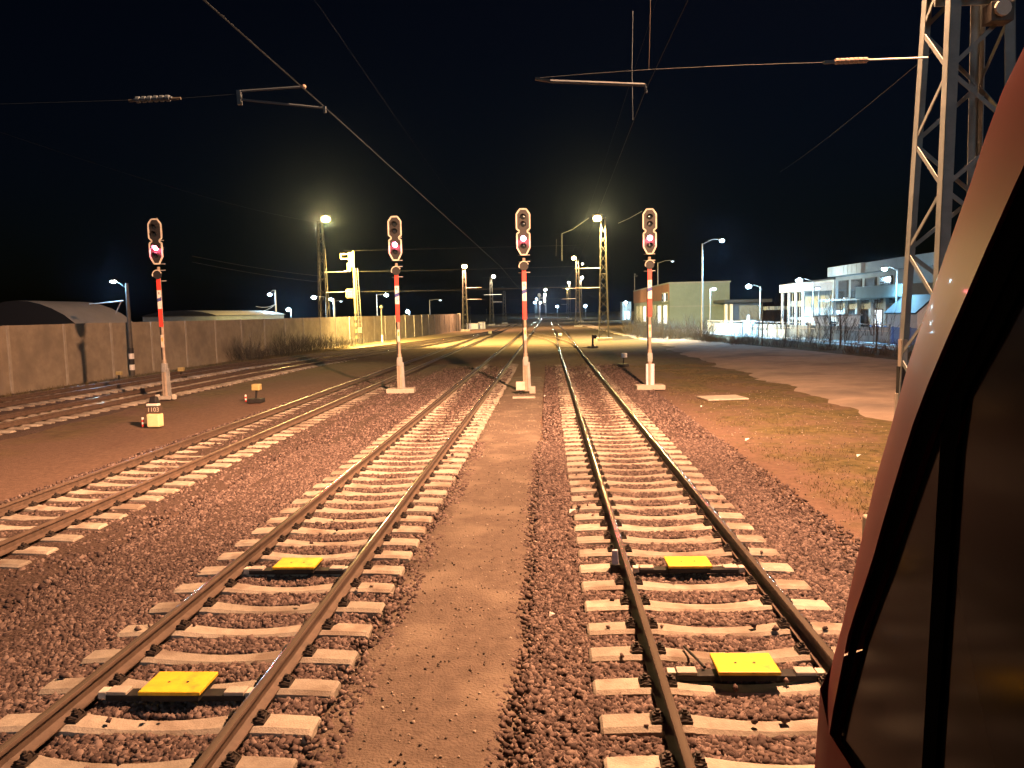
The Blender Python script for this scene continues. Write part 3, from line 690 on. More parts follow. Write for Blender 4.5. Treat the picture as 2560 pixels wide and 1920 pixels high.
# ------------------------------------------------------------------ left: wall, buildings, lamps
WP = [(-24.9,14),(-24.7,34),(-24.3,46),(-22.9,66),(-20.6,89),(-17.9,112),(-16.2,140)]
wl = thing('concrete_wall', 'long concrete panel wall along the left tracks, glowing yellow under the mast', 'wall', (0,0,0))
WH = 3.12
Cw = spline(WP, 120); nxt = 0; acc = 0; posts = []
for i in range(len(Cw)-1):
    L_ = (Cw[i+1]-Cw[i]).length
    while nxt < acc+L_: posts.append(Cw[i]+(Cw[i+1]-Cw[i])*((nxt-acc)/L_)); nxt += 4.0
    acc += L_
posts.append(Cw[-1])
for i in range(len(posts)-1):
    a, b = posts[i], posts[i+1]; d = (b-a); ang = math.atan2(d.y, d.x); mid = (a+b)/2
    mb = MB(); hh = .5
    for k in range(6):
        top = WH + random.uniform(-.01,.02) if k == 5 else (k+1)*hh*1.04 + .0
        z0 = k*hh*1.04; mb.box((0,0,(z0+top)/2-.05),(d.length-.1,.1,top-z0-.02),'wall').box((0,0,top-.055),(d.length-.1,.07,.03),'wall')
    o = mb.build('panel', wl, (mid.x, mid.y, 0)); o.rotation_euler = (0,0,ang)
    o = MB().box((0,0,WH/2-.03),(.16,.2,WH),'wallpost').build('post', wl, (a.x,a.y,0)); o.rotation_euler = (0,0,ang)
o = MB().box((0,0,WH/2),(.6,.5,WH+.15),'wallpost').build('post', wl, (posts[-1].x,posts[-1].y,0))
# hall with pale curved roof behind the wall
def barrel_hall(pl, pr, Yn, Yf, rise, zb, label):
    a = D(*pl, Yn); b = D(*pr, Yn); x0, x1 = a.x, b.x
    t = thing('warehouse', label, 'building', ((x0+x1)/2, Yn, 0)); W_ = (x1-x0)/2
    mb = MB(); n = 16; A = []; B = []
    for i in range(n+1):
        u = -1+2*i/n; z = zb + rise*(1-u*u); A.append((u*W_, 0, z)); B.append((u*W_, Yf-Yn, z))
    mb.strip(A, B, 'paleroof'); mb.strip([(p[0],p[1],p[2]+.12) for p in A][::-1], [(p[0],p[1],p[2]+.12) for p in B][::-1], 'paleroof'); mb.strip(A[::-1], [(p[0],p[1],p[2]+.12) for p in A][::-1], 'paleroof')
    mb.build('roof', t, smooth=True)
    MB().box((0,(Yf-Yn)/2,zb/2),(2*W_-.6,Yf-Yn-.4,zb),'greyclad').build('wall', t)
    return t
# long side faces the yard: pitched pale roof
def shed(x0, x1, y0, y1, ze, zr, label, roof='paleroof'):
    t = thing('warehouse', label, 'building', ((x0+x1)/2, (y0+y1)/2, 0)); hx, hy = (x1-x0)/2, (y1-y0)/2
    MB().box((0,0,ze/2),(2*hx-.5,2*hy-.5,ze),'greyclad').build('wall', t)
    mb = MB(); n = 10; 
    prof = [(hx*(1-2*i/n), ze + (zr-ze)*math.sin(math.pi*i/n)**.8) for i in range(n+1)]
    mb.strip([(a,-hy,b) for a,b in prof], [(a,hy,b) for a,b in prof], roof)
    mb.add([(a,-hy,b) for a,b in prof], [tuple(range(n+1))], 'black'); mb.add([(a,hy,b) for a,b in prof], [tuple(range(n,-1,-1))], 'greyclad')  # near gable coloured black to stand in for its shade
    mb.build('roof', t, smooth=True)
    return t
shed(-41.5,-33.0,52.5,60,3.0,4.75,'warehouse with pale curved roof showing above the wall behind the leftmost signal')
shed(-52,-42,96,122,3.6,4.3,'low building whose pale roof edge shows over the wall right of the leftmost signal')
LAMPS = 'street lamps beyond the yard'
def street_lamp(pole_px, pole_py, lamp_px, lamp_py, Y, label, lens='lens_cool', power=0, col=COOL, m='galv', top_py=None, r=.08, size=.28, name='street_lamp'):
    b = D(pole_px, pole_py, Y); b.z = 0
    t = thing(name, label, 'street lamp', b, 0, LAMPS)
    lp = D(lamp_px, lamp_py, Y) - b; top = (D(pole_px, top_py, Y).z if top_py else lp.z+.05)
    MB().tube([(0,0,0),(0,0,top)], r*1.25, 8, m, r*.75).tube([(0,0,0),(0,0,.5)], r*1.8, 8, m).build('pole', t, smooth=True)
    MB().tube([(0,0,top-.08),(lp.x*.5,-.05,max(top-.05,lp.z+.12)),(lp.x,-.1,lp.z+.14)], .04, 6, m).build('arm', t)
    h = MB().ball((lp.x,-.1,lp.z+.08), size*1.1, 'mastdark', 10, (1.3,1,.3)).build('lamp_head', t, smooth=True)
    MB().ball((lp.x,-.14,lp.z-.02), size, lens, 10, (1,1,.7)).build('lens', h, smooth=True)
    if power: aimed('lamp_light', (lp.x,-.15,lp.z-.4), (lp.x,-.15,0), col, power, t, 156, .15, .8)
    return t
# left row (behind the wall)
street_lamp(691,790, 675,736, 120, 'cool street lamp on a pole with two cables, left of the yellow lit mast', power=900, top_py=725, r=.13)
street_lamp(728,790, 722,773.6, 150, 'low cool street lamp just over the wall, right of the pole with two cables', power=1500, r=.11, size=.42)
street_lamp(816,790, 785,743, 130, 'cool street lamp on a long arm directly left of the yellow lit mast', power=1800, r=.1, size=.36)
street_lamp(836,790, 827.5,747.6, 120, 'brightest cool street lamp on a thick pole behind the yellow lit mast', power=3500, r=.17)
street_lamp(838,790, 853,753, 140, 'hooded dim street lamp shining a faint cone right of the yellow lit mast', 'lens_cooldim', 500, r=.06)
street_lamp(943,790, 966,737, 130, 'cool street lamp on an angled arm left of the second signal', power=1800, r=.1, size=.34)
street_lamp(1024,790, 1019,779, 170, 'low cool street lamp peeking over the wall right of the second signal', power=1200, r=.12, size=.42)
street_lamp(1075,788, 1101,750, 150, 'hooded dim street lamp with a faint cone before the wall ends', 'lens_cooldim', 500, r=.1)
for i, (px, py, Y) in enumerate(((1341,748,420),(1337,756,420),(1350,757,420),(1393,767-1,380),(1463,765,330))):
    street_lamp(px+1, 770, px, py, Y, ['tiny cool lamp far ahead, topmost of three left of the pale distant signal','tiny cool lamp far ahead, leftmost of three beside the pale distant signal','tiny cool lamp far ahead, right of the pale distant signal post','tiny cool lamp far ahead under the row of distant masts','tiny cool lamp far ahead beside the first buildings'][i], 'lens_cool', 0, r=.1, size=.55)
for i, (px, py, Y) in enumerate(((1363.5,724,480),(1362.5,736,540),(1361.5,742.5,600),(1361,752,660),)):
    street_lamp(px+2, 774, px, py, Y, ['topmost of four tiny warm lamps stacked over the far tracks','second from top of four tiny warm lamps over the far tracks','third from top of four tiny warm lamps over the far tracks','lowest of four tiny warm lamps over the far tracks'][i], 'lens_warmwhite', 0, r=.12, size=.8)
# catenary pole with lamp, in front of the wall at far left
p = G(332, 940); t = thing('overhead_line_pole', 'grey overhead line pole with cool lamp and black-white foot in front of the wall', 'pole', (p.x, p.y, 0)); bp_ = Vector((p.x,p.y,0))
tp = D(304, 708, p.y)-bp_
MB().tube([(0,0,0),(0,0,tp.z)], .14, 8, 'mastdark', .09).build('pole', t, smooth=True)
for k in range(4): MB().tube([(0,0,.35+k*.32),(0,0,.66+k*.32)], .148, 8, 'white' if k % 2 == 0 else 'black').build('hazard_band', t)
lp = D(284, 704, p.y)-bp_
MB().tube([(0,0,tp.z-.3),(lp.x,0,lp.z+.15)], .03, 6, 'mastdark').build('lamp_arm', t)
h = MB().ball((lp.x,0,lp.z+.07), .16, 'mastdark', 8, (1.4,1,.4)).build('lamp_head', t); MB().ball((lp.x,-.05,lp.z), .13, 'lens_cool', 8, (1.2,1,.6)).build('lens', h)
plight('lamp_light', (lp.x,-.1,lp.z-.3), COOL, 300, t, .1)
q1 = D(224,761,p.y)-bp_; q2 = D(308,752,p.y)-bp_
MB().tube([q1,q2], .045, 6, 'galv').build('cantilever_tube', t); MB().tube([D(290,782,p.y)-bp_, D(303,753,p.y)-bp_], .03, 6, 'galv').build('stay', t)
# cables of the pole beyond the wall
for i in (0,1):
    wire('power_cable', sag(D(640-i*0,766+i*14,110), D(690,760,120), .3), .05, ['upper','lower'][i]+' pale cable reaching a street lamp pole over the wall', 'galv')

# yellow signal seen from behind, before the wall
p = G(892, 862); YY = p.y; t = thing('signal_seen_from_behind', 'yellow lit signal post seen from behind, with open frame arms, before the wall', 'signal', (p.x, YY, 0)); bp_ = Vector((p.x, YY, 0))
Q = lambda a, b: D(a, b, YY)-bp_
Zt = Q(877,628).z
MB().tube([(0,0,0),(0,0,Zt)], .12, 8, 'mustard').build('post', t, smooth=True)
for k in range(5): MB().tube([(0,0,.3+k*.7),(0,0,.3+k*.7+.35)], .13, 8, 'black').build('hazard_band', t)
def frame(a, b, c, d, wd, name, m='mustard'):
    mb = MB(); P = [Q(a,b), Q(c,b), Q(c,d), Q(a,d)]
    for i in range(4): mb.bar(P[i], P[(i+1)%4], wd, wd, m, up=(0,1,0))
    return mb
frame(852,635,877,647,.14,'x').build('route_frame', t)
MB().box(Q(877,650),(.5,.3,1.6),'mustard').build('signal_head', t, bevel=.03)
MB().box(Q(873,668),(.42,.4,.9),'mustard').build('signal_box', t, bevel=.03)
frame(867,724,885,743,.18,'x').build('lower_frame', t); MB().box(Q(876,735),(.55,.25,.7),'mastdark').build('control_box', t)
lad = MB()
for dx in (.25,.6): lad.bar((dx,.4,0),(dx*.6,.2,Zt*.82),.05,.05,'mastdark')
for k in range(18): lad.bar((.25-.006*k,.4-.01*k,.4*k+.3),(.6-.014*k,.4-.01*k,.4*k+.3),.03,.03,'mastdark')
lad.build('ladder', t)
MB().box((.45,-.1,1.6),(.5,.3,.6),'mastdark').build('relay_box', t); MB().box((.45,-.1,.4),(.5,.35,.5),'dark').build('relay_box', t)
for px, py, tp_, lab in ((956,857,768,'slim post with pale banded foot against the yellow wall'),(1176,808,768,'slim dark post with round head beyond the end of the wall'),(1217,803,774,'thin dark post on a pale foot near the distant masts')):
    p = G(px, py); h = D(px, tp_, p.y).z
    t = thing('marker_post', lab, 'post', (p.x,p.y,0)); MB().tube([(0,0,0),(0,0,h)], .07, 6, 'mastdark').build('post', t); MB().tube([(0,0,0),(0,0,.9)], .1, 6, 'offwhite').build('foot', t); MB().ball((0,0,h), .22, 'mastdark', 8).build('head', t)
# pale low huts at the end of the wall
for x0, x1, y0, y1, Y, lab in ((1168,1196,809,824,150,'low pale grey wall piece beyond the second lit mast'),(1198,1213,806,823,152,'pale blue-grey cabinet beyond the second lit mast')):
    a, b = D(x0,y1,Y), D(x1,y0,Y); t = thing('equipment_cabinet', lab, 'cabinet', ((a.x+b.x)/2, Y, 0)); MB().box((0,0,b.z/2),(b.x-a.x,1.0,b.z),'render').build('body', t, bevel=.05); MB().box((0,0,b.z+.05),(b.x-a.x+.2,1.2,.12),'galv').build('lid', t)
# far pale signal with crossed arms
p = D(1349,797,260); t = thing('distant_signal', 'pale distant signal with round head and crossed slanting arms', 'signal', (p.x,260,0)); bp_ = Vector((p.x,260,0)); Q = lambda a,b: D(a,b,260)-bp_
MB().tube([(0,0,0),(0,0,Q(1348,735).z)], .2, 8, 'offwhite').build('post', t); MB().ball(Q(1348,738), .55, 'offwhite', 10, (1,.4,1.3)).build('signal_head', t)
for a, b, c, d in ((1336,747,1360,758),(1350,745,1364,746),(1352,752,1364,764)): MB().bar(Q(a,b),Q(c,d),.18,.18,'offwhite').build('arm', t)

# ------------------------------------------------------------------ point levers & markers
def point_lever(px, py, label, m='paleyellow', plate=None, white=True, s=1.0):
    p = G(px, py); t = thing('point_lever', label, 'point lever', (p.x,p.y,-.03), 0, 'hand point levers beside the tracks')
    if plate:
        b = MB().box((0,0,.20),(.38,.30,.40),m).build('counterweight', t, bevel=.03)
        MB().box((0,.06,.46),(.30,.14,.30),'mastdark').build('stand', t)
        pl = MB().box((-.02,-.03,.52),(.54,.03,.2),'rust').build('number_plate', t)
        text(plate, .19, 'lettering', pl, (-.02,-.05,.52), (R(90),0,0), 'offwhite')
        MB().box((-.03,.0,.67),(.36,.2,.07),'white').build('cap', t, bevel=.02)
        MB().box((-.06,.12,.80),(.26,.24,.22),'black',taper=.7).build('lantern', t, bevel=.03)
    else:
        MB().box((0,0,.06),(.46*s,.4*s,.16),'dark').build('base', t, bevel=.02)
        MB().bar((0,0,.1),(.05,0,.45*s),.06,.06,'dark').build('lever', t)
        MB().box((.05,0,.48*s),(.26*s,.24*s,.2*s),m).build('counterweight', t, bevel=.03)
    if white:
        pg = MB()
        for k in range(4): pg.tube([(-.42,.05,.0+k*.07),(-.42,.05,.07+k*.07)],.035,8,'white' if k % 2 else 'red')
        pg.build('peg', t)
    return t
point_lever(389,1064,'point lever with plate 1103 above a pale yellow block beside the leftmost signal', 'cream', '1103')
point_lever(640,1003,'point lever with yellow weight and small peg between second track and siding', 'paleyellow', s=1.2)
point_lever(452,946,'point lever with yellow block behind the leftmost signal', 'paleyellow', white=False, s=1.1)
point_lever(297,954,'point lever with low yellow block at the foot of the overhead line pole', 'paleyellow', white=False, s=1.0)
point_lever(1558,914,'point lever with white weight on the grass left of the rightmost signal', 'white', white=False, s=1.3)
point_lever(1400,851,'small dark point lever with pale weight between the middle tracks', 'offwhite', white=False, s=1.4)
point_lever(1225,846,'distant dark point lever at the junction of the left sidings', 'mastdark', white=False, s=1.6)
p = G(1482,871); t = thing('point_lever', 'dark upright point lever beside the foot of the tall lattice mast', 'point lever', (p.x,p.y,0), 0, 'hand point levers beside the tracks')
MB().bar((0,0,0),(0,0,1.15),.16,.2,'dark').build('lever', t); MB().box((0,0,.1),(.9,.5,.22),'dark').build('base', t, bevel=.03); MB().ball((.2,0,1.0),.18,'dark',8).build('counterweight', t)
a, b = G(1393,868,.12), G(1487,869,.12)
tag(MB().bar((a.x,a.y,.10),(b.x,b.y,.12),.09,.05,'dark').build('point_rod'), 'dark point rod crossing the right track toward the upright lever', 'rod')
# rail marker
t = thing('rail_marker', 'small lilac-white marker clamped beside the left rail of the right track', 'marker', (T0-.87,9.2,0)); MB().box((0,0,.21),(.085,.05,.19),'pipe',taper=.8).build('plate', t, bevel=.01); MB().box((0,0,.08),(.12,.1,.1),'black').build('clamp', t)
def slab(px, py, w_, d_, lab, rz=0):
    p = G(px, py); tag(MB().box((0,0,0),(w_,d_,.06),'slab',rz).build('concrete_slab', None, (p.x,p.y,-.02), bevel=.02), lab, 'concrete slab')
slab(1806,993,1.5,1.2,'flat pale concrete slab sunk in the grass right of the rightmost signal',.15)
slab(1805,988+160,0.01,0.01,'x') if False else None
# paper scraps
for i, (px, py, s, lab) in enumerate(((1436,1281,.16,'long white paper scrap on a sleeper end of the right track'),(1384,1540,.09,'crumpled white scrap on the ballast right of the walkway'),(1704,1262,.06,'tiny white scrap between the rails of the right track'),(1365,991,.16,'white scrap on the soil near the middle signal'),(1872,1101,.17,'white scrap in the grass below the concrete slab'),(2150,1141,.14,'white scrap in the grass beside the train pillar'),(1756,1017,.12,'pale scrap on the soil left of the concrete slab'))):
    p = G(px, py, .07 if i in (0,) else .02); mb = MB()
    vv = [(-s*.5,-s*.2,0),(0,-s*.26,.35*s),(s*.5,-s*.12,.05),(s*.42,s*.25,.02),(0,s*.2,.3*s),(-s*.45,s*.2,.04)]
    mb.add(vv, [(0,1,4,5),(1,2,3,4)], 'paper'); mb.add([(a,b,c-.006) for a,b,c in vv], [(5,4,1,0),(4,3,2,1)], 'paper')
    tag(mb.build('paper_scrap', None, p), lab, 'litter')

# ------------------------------------------------------------------ vegetation
def shrub_mesh(seed, h, r, stems, sub, wid):
    g = random.Random(seed); v = []; f = []
    def twig(p, d, L_, wd, n=3):
        pts = [p]; dd = d.copy()
        for i in range(n):
            dd = (dd + Vector((g.uniform(-.25,.25), g.uniform(-.25,.25), g.uniform(-.05,.2)))).normalized(); pts.append(pts[-1]+dd*L_/n)
        o = len(v); side = dd.cross(Vector((g.uniform(-1,1),g.uniform(-1,1),.2))).normalized()
        s2 = dd.cross(side)
        for i, q in enumerate(pts):
            t = wd*(1-.8*i/n)
            for e in range(3):
                a = 2.1*e; v.append(tuple(q + side*math.cos(a)*t + s2*math.sin(a)*t))
        for i in range(n):
            for e in range(3): f.append((o+i*3+e, o+i*3+(e+1)%3, o+(i+1)*3+(e+1)%3, o+(i+1)*3+e))
        return pts
    for i in range(stems):
        a = g.uniform(0,6.28); rad = r*.8*g.random()**.5; p = Vector((math.cos(a)*rad, math.sin(a)*rad, -.05))
        d = Vector((math.cos(a)*rad/r*.7+g.uniform(-.25,.25), math.sin(a)*rad/r*.7+g.uniform(-.25,.25), 1)).normalized()
        hh = h*g.uniform(.45,1)*(1-.35*(rad/r)**2); P = twig(p, d, hh, wid)
        for k in range(sub):
            q = P[1] + (P[-1]-P[1])*g.random(); twig(q, (d+Vector((g.uniform(-.9,.9),g.uniform(-.9,.9),g.uniform(-.1,.6)))).normalized(), hh*g.uniform(.2,.5), wid*.6, 2)
    return MB().add(v, f, 'twig').mesh('shrub')
SH = [shrub_mesh(1,1.6,1.5,80,7,.013), shrub_mesh(2,2.1,1.7,90,7,.014), shrub_mesh(3,1.2,1.4,80,6,.013), shrub_mesh(4,2.9,1.3,26,9,.016)]
def shrub(x, y, k, s, label, group, rz=None):
    o = linkcopy(SH[k], 'shrub', None, (x, y, -.05), random.uniform(0,6.28)); o.scale = (s, s, s*random.uniform(.85,1.15)); tag(o, label, 'shrub', group); return o
g2 = random.Random(5)
for i in range(30):
    u = i/29; a = Vector((9.9,88)); b = Vector((23.5,41)); p = a+(b-a)*u
    shrub(p.x+g2.uniform(-.5,1.3), p.y+g2.uniform(-1,1), g2.choice((0,1,2,0)), g2.uniform(.55,.85), 'dark leafless shrub in the row along the far side of the dirt road', 'shrubs along the dirt road')
for i in range(12):
    u = i/11; a = Vector((12.2,86)); b = Vector((25.5,46)); p = a+(b-a)*u
    shrub(p.x+g2.uniform(-.8,1.5), p.y+g2.uniform(-1.5,1.5), g2.choice((0,3,3,2)), g2.uniform(.6,.9), 'dark leafless shrub in the second rank behind the roadside row', 'shrubs behind the roadside row')
for i in range(9):
    p = Vector((10.6+i*.7+g2.uniform(-.3,.3), 98-i*1.5)); shrub(p.x, p.y, g2.choice((1,1,3)), g2.uniform(.9,1.25), 'hazy leafless shrub before the long hall at the end of the dirt road', 'hazy shrubs before the hall')
for i, (px, py, k, s) in enumerate(((470,905,1,.95),(505,903,0,1.0),(560,895,2,1.0),(600,890,1,.95),(640,885,1,1.05),(690,880,0,1.1),(735,874,1,.9),(772,870,0,.9),(810,866,2,1.0))):
    p = G(px, py); shrub(float(np.interp(p.y, [q[1] for q in WP], [q[0] for q in WP]))+1.1, p.y, k, s*1.0, 'dark brown shrub of the clump growing along the foot of the wall', 'shrubs along the wall')
TR = ((1963,850,66,'slender bare tree left of the entrance columns'),(2075,852,60,'bare tree with dark double trunk before the entrance block'),(2100,856,58,'thin bare tree right of the dark double trunk'),(2190,868,54,'bare tree before the pale ground floor near the lattice mast'),(1905,848,70,'thin bare tree before the white posts of the fence'))
for px, py, Y, lab in TR:
    p = D(px, py, Y); t = thing('bare_tree', lab, 'tree', (p.x, Y, -.05)); h = random.uniform(3.6,4.6)
    MB().tube([(0,0,0),(.05,0,h*.35),(-.04,.03,h*.7),(.06,0,h)], .07, 7, 'twig', .018).build('trunk', t, smooth=True)
    o = linkcopy(SH[3], 'crown', t, (0,0,h*.32)); o.scale = (.85,.85,h*.24); o.rotation_euler = (0,0,random.uniform(0,6))
# grass tufts
gv = []; gf = []; gg = random.Random(9)
for i in range(9000):
    y = 9 + 36*gg.random()**1.3; x = gg.uniform(4.6, 9.2)
    if mn.noise(Vector((x*.5,y*.5,2))) < -.02 or x/y > .53: continue
    for k in range(4):
        a = gg.uniform(0,6.28); L_ = gg.uniform(.02,.07); bx_, by_ = x+gg.uniform(-.06,.06), y+gg.uniform(-.06,.06); o = len(gv); wd = .004+.0002*y
        z = gz(x,y)+.0
        gv += [(bx_-wd*math.sin(a), by_+wd*math.cos(a), z), (bx_+wd*math.sin(a), by_-wd*math.cos(a), z), (bx_+math.cos(a)*L_*.6, by_+math.sin(a)*L_*.6, z+L_)]; gf.append((o,o+1,o+2))
tag(MB().add(gv, gf, 'drygrass').build('grass'), 'patchy dry grass on the verge between track and dirt road', 'grass', kind='stuff')
gv = []; gf = []
for i in range(5200):
    u = gg.random(); y = 22+70*u; x = -24+ (0 if y < 46 else (y-46)*.085) + gg.uniform(.2,2.2)
    for k in range(3):
        a = gg.uniform(0,6.28); L_ = gg.uniform(.06,.28); o = len(gv); wd = .02
        gv += [(x-wd*math.sin(a), y+wd*math.cos(a), -.05), (x+wd*math.sin(a), y-wd*math.cos(a), -.05), (x+math.cos(a)*L_*.6, y+math.sin(a)*L_*.6, L_-.05)]; gf.append((o,o+1,o+2))
tag(MB().add(gv, gf, 'drygrass').build('grass'), 'dry weeds along the foot of the concrete wall', 'grass', kind='stuff')

# ------------------------------------------------------------------ right: buildings
# long hall
x0, x1, y0, y1, H = 18.4, 27.4, 118, 166, 7.0
t = thing('industrial_hall', 'big green-grey industrial hall with brown clad long side and lit bays', 'building', ((x0+x1)/2, y0, 0)); hx = (x1-x0)/2
MB().box((0,24,H/2),(2*hx,48,H),'facade').box((0,-.03,3.55),(2*hx,.08,.14),'greyclad').build('wall', t)
MB().box((-hx-.06,24,H-1.2),(.12,48,2.5),'brownclad').build('cladding', t)
MB().box((0,24,H+.1),(2*hx+.3,48.3,.22),'greyclad').build('roof', t)
for k in range(7):
    lit = k in (0,1,4)
    fr = MB().box((-hx-.07,3.2+k*6.4,2.3),(.14,3.6,3.2),'render').build('bay_door', t)
    MB().box((-hx-.16,3.2+k*6.4,2.3),(.05,3.2,2.8),'lampwin' if lit else 'render').build('door_panel', fr)
for k in range(3):
    fr = MB().box((-hx-.14,1.4+k*2.2,5.0),(.06,1.6,1.5),'render').build('window', t); MB().box((-hx-.18,1.4+k*2.2,5.0),(.03,1.3,1.2),'lampwin' if k == 1 else 'glassdark').build('pane', fr)
# office block B2 (facade parallel to the tracks, x = 31)
t = thing('office_building', 'office block with panelled parapet, lit ground floor and projecting canopies', 'building', (31, 62, 0))
MB().box((5,11.5,3.3),(10,23,6.6),'greyclad').build('wall', t)
for k in range(8): MB().box((-.45,22.4-k*1.12,6.75),(.9,1.06,1.0),'render' if k < 8 else 'greyclad').build('parapet_panel', t, bevel=.03)
MB().box((-.3,7,6.75),(.6,14,.95),'greyclad').build('parapet', t)
MB().box((5,11.5,7.0),(10.2,23.2,.2),'roofdark').build('roof', t)
for k in range(4):
    fr = MB().box((-.06,20.6-k*3.4,4.7),(.12,2.5,2.2),'mastdark').build('window', t); MB().box((-.13,20.6-k*3.4,4.7),(.04,2.3,2.0),'glassdark').build('pane', fr)
for k in range(7): MB().box((-.5,22.0-k*3.2,2.0),(.3,.5,4.0),'render').build('pillar', t)
MB().box((-.1,12,1.7),(.2,21,3.2),'render').build('ground_floor_wall', t)
for k in range(6):
    fr = MB().box((-.23,21-k*3.2,1.6),(.06,1.7,2.4),'mastdark').build('shop_window', t); MB().box((-.27,21-k*3.2,1.6),(.03,1.5,2.2),'lampwin' if k in (0,3) else 'glassdark').build('pane', fr)
MB().box((-1.4,5.2,4.3),(2.6,11,1.1),'facade').build('canopy', t, bevel=.1)
MB().box((-1.0,17,3.75),(1.8,11,.18),'render').build('ledge', t)
# B2b entrance
t = thing('entrance_block', 'three storey entrance block with bright canopy on white columns', 'building', (31, 85.5, 0))
MB().box((4,8,3.0),(8,16,6.0),'render').build('wall', t); MB().box((4,8,6.08),(8.2,16.2,.16),'roofdark').build('roof', t)
for zz in (4.5, 2.5, .9):
    for k in range(4):
        fr = MB().box((-.05,15-k*1.4-.4,zz),(.1,.8,1.3),'mastdark').build('window', t); MB().box((-.11,15-k*1.4-.4,zz),(.03,.7,1.2),'glassdark').build('pane', fr)
MB().box((-1.6,4.6,5.3),(3.2,8.6,.95),'white').build('canopy', t, bevel=.05)
for k in range(4): MB().tube([(-2.9,1.0+k*2.5,0),(-2.9,1.0+k*2.5,4.8)], .17, 10, 'white').build('column', t, smooth=True)
# low dark pavilion
a, b = D(1832,775,112), D(1907,749,112)
t = thing('low_building', 'low dark flat-roofed pavilion with white gate posts', 'building', ((a.x+b.x)/2, 112, 0)); W_ = b.x-a.x
MB().box((0,3,1.9),(W_,6,3.8),'greyclad').build('wall', t); MB().box((-.3,2.5,4.1),(W_+2.4,8,.45),'roofdark').build('roof', t)
for k in (-1.1,-.35): MB().box((-W_/2+k*1.0,-.6,1.9),(.35,.35,3.6),'white').build('gate_post', t)
MB().box((W_/2+2.4,1,3.0),(4.6,5,.5),'render').build('canopy', t)
# small gabled house near the mast
t = thing('gabled_house', 'small white gabled house behind the near lattice mast', 'house', (28.4, 58, 0))
MB().box((0,2.5,1.3),(2.6,5,2.6),'white').prism([(-1.3,2.6),(1.3,2.6),(0,3.75)],0.02,4.98,'white').build('wall', t)
MB().bar((-1.5,2.5,2.5),(0,2.5,3.85),.12,5.3,'roofdark',up=(0,1,0)).bar((1.5,2.5,2.5),(0,2.5,3.85),.12,5.3,'roofdark',up=(0,1,0)).build('roof', t)
fr = MB().box((0,-.03,1.3),(.9,.08,1.0),'mastdark').build('window', t); MB().box((0,-.08,1.3),(.75,.03,.85),'glassdark').build('pane', fr)
# pavement and car park, kerb
def sheet(name, m, poly, z): return struct(MB().add([(a,b,z) for a,b in poly], [tuple(range(len(poly)))], m).build(name))
sheet('car_park', 'pavement', [(24.5,46),(31.2,46),(31.2,140),(17.5,140),(17.5,104),(21,80)], .10)
sheet('pavement', 'pavement', [(27.6,46),(30.4,46),(30.4,116),(27.6,116)], .18)
struct(MB().box((27.5,81,.12),(.25,70,.24),'white').build('kerb'))
struct(MB().box((23.6,70,.1),(.25,48,.24),'white',R(4)).build('kerb'))
# fences
def post_fence(p0, p1, n, h, label, pm, rails, rm, infill=None, pw=.12, bars=0):
    a, b = Vector(p0), Vector(p1); d = b-a; ang = math.atan2(d.y,d.x)
    t = thing('fence', label, 'fence', (a.x,a.y,0), ang); L_ = d.length
    for i in range(n+1): MB().box((L_*i/n,0,h/2),(pw,pw,h),pm).build('post', t)
    mb = MB()
    for z in rails: mb.box((L_/2,0,z),(L_,.05,.07),rm)
    mb.build('rail', t)
    if infill: MB().box((L_/2,.02,h*.5),(L_,.03,h*.7),infill).build('panel', t)
    if bars:
        mb = MB()
        for i in range(bars): mb.box((L_*(i+.5)/bars,.0,h*.5),(.03,.03,h*.9),rm)
        mb.build('bars', t)
    return t
post_fence((26.4,103),(22.5,88.0),9,2.2,'fence of white posts with dark panels before the low pavilion','white',[.3,2.0],'galv','greyclad',.3)
post_fence((19.6,96),(26.0,60),18,1.7,'long pale panel fence with thin posts behind the shrubs','galv',[.12,1.15,1.66],'white','palefence',.1,0)
post_fence((27.0,66),(26.2,50),10,1.5,'blue bar railing before the office block','bluefence',[.2,1.4],'bluefence',None,.1,110)
t = thing('handrail', 'three white horizontal rails of a barrier beside the entrance', 'handrail', (27.2,80,0))
for z in (.7,1.15,1.6): MB().bar((0,0,z),(0,3.4,z),.08,.1,'white').build('rail', t)
for y in (0,1.7,3.4): MB().box((0,y,.85),(.1,.1,1.7),'white').build('post', t)
def hut(x, y, w_, d_, h, lab, name='kiosk', cat='kiosk'):
    t = thing(name, lab, cat, (x,y,0)); MB().box((0,0,h/2),(w_,d_,h),'white').build('body', t, bevel=.05); MB().box((0,0,h+.06),(w_+.3,d_+.3,.12),'galv').build('roof', t); MB().box((-w_/2-.02,0,h*.55),(.05,d_*.5,h*.4),'glassdark').build('window', t)
hut(28.6,83,2.2,3.2,2.1,'white box kiosk left of the thin lamp column before the entrance')
hut(28.8,76.5,2.0,2.6,2.2,'white box kiosk right of the thin lamp column before the entrance')
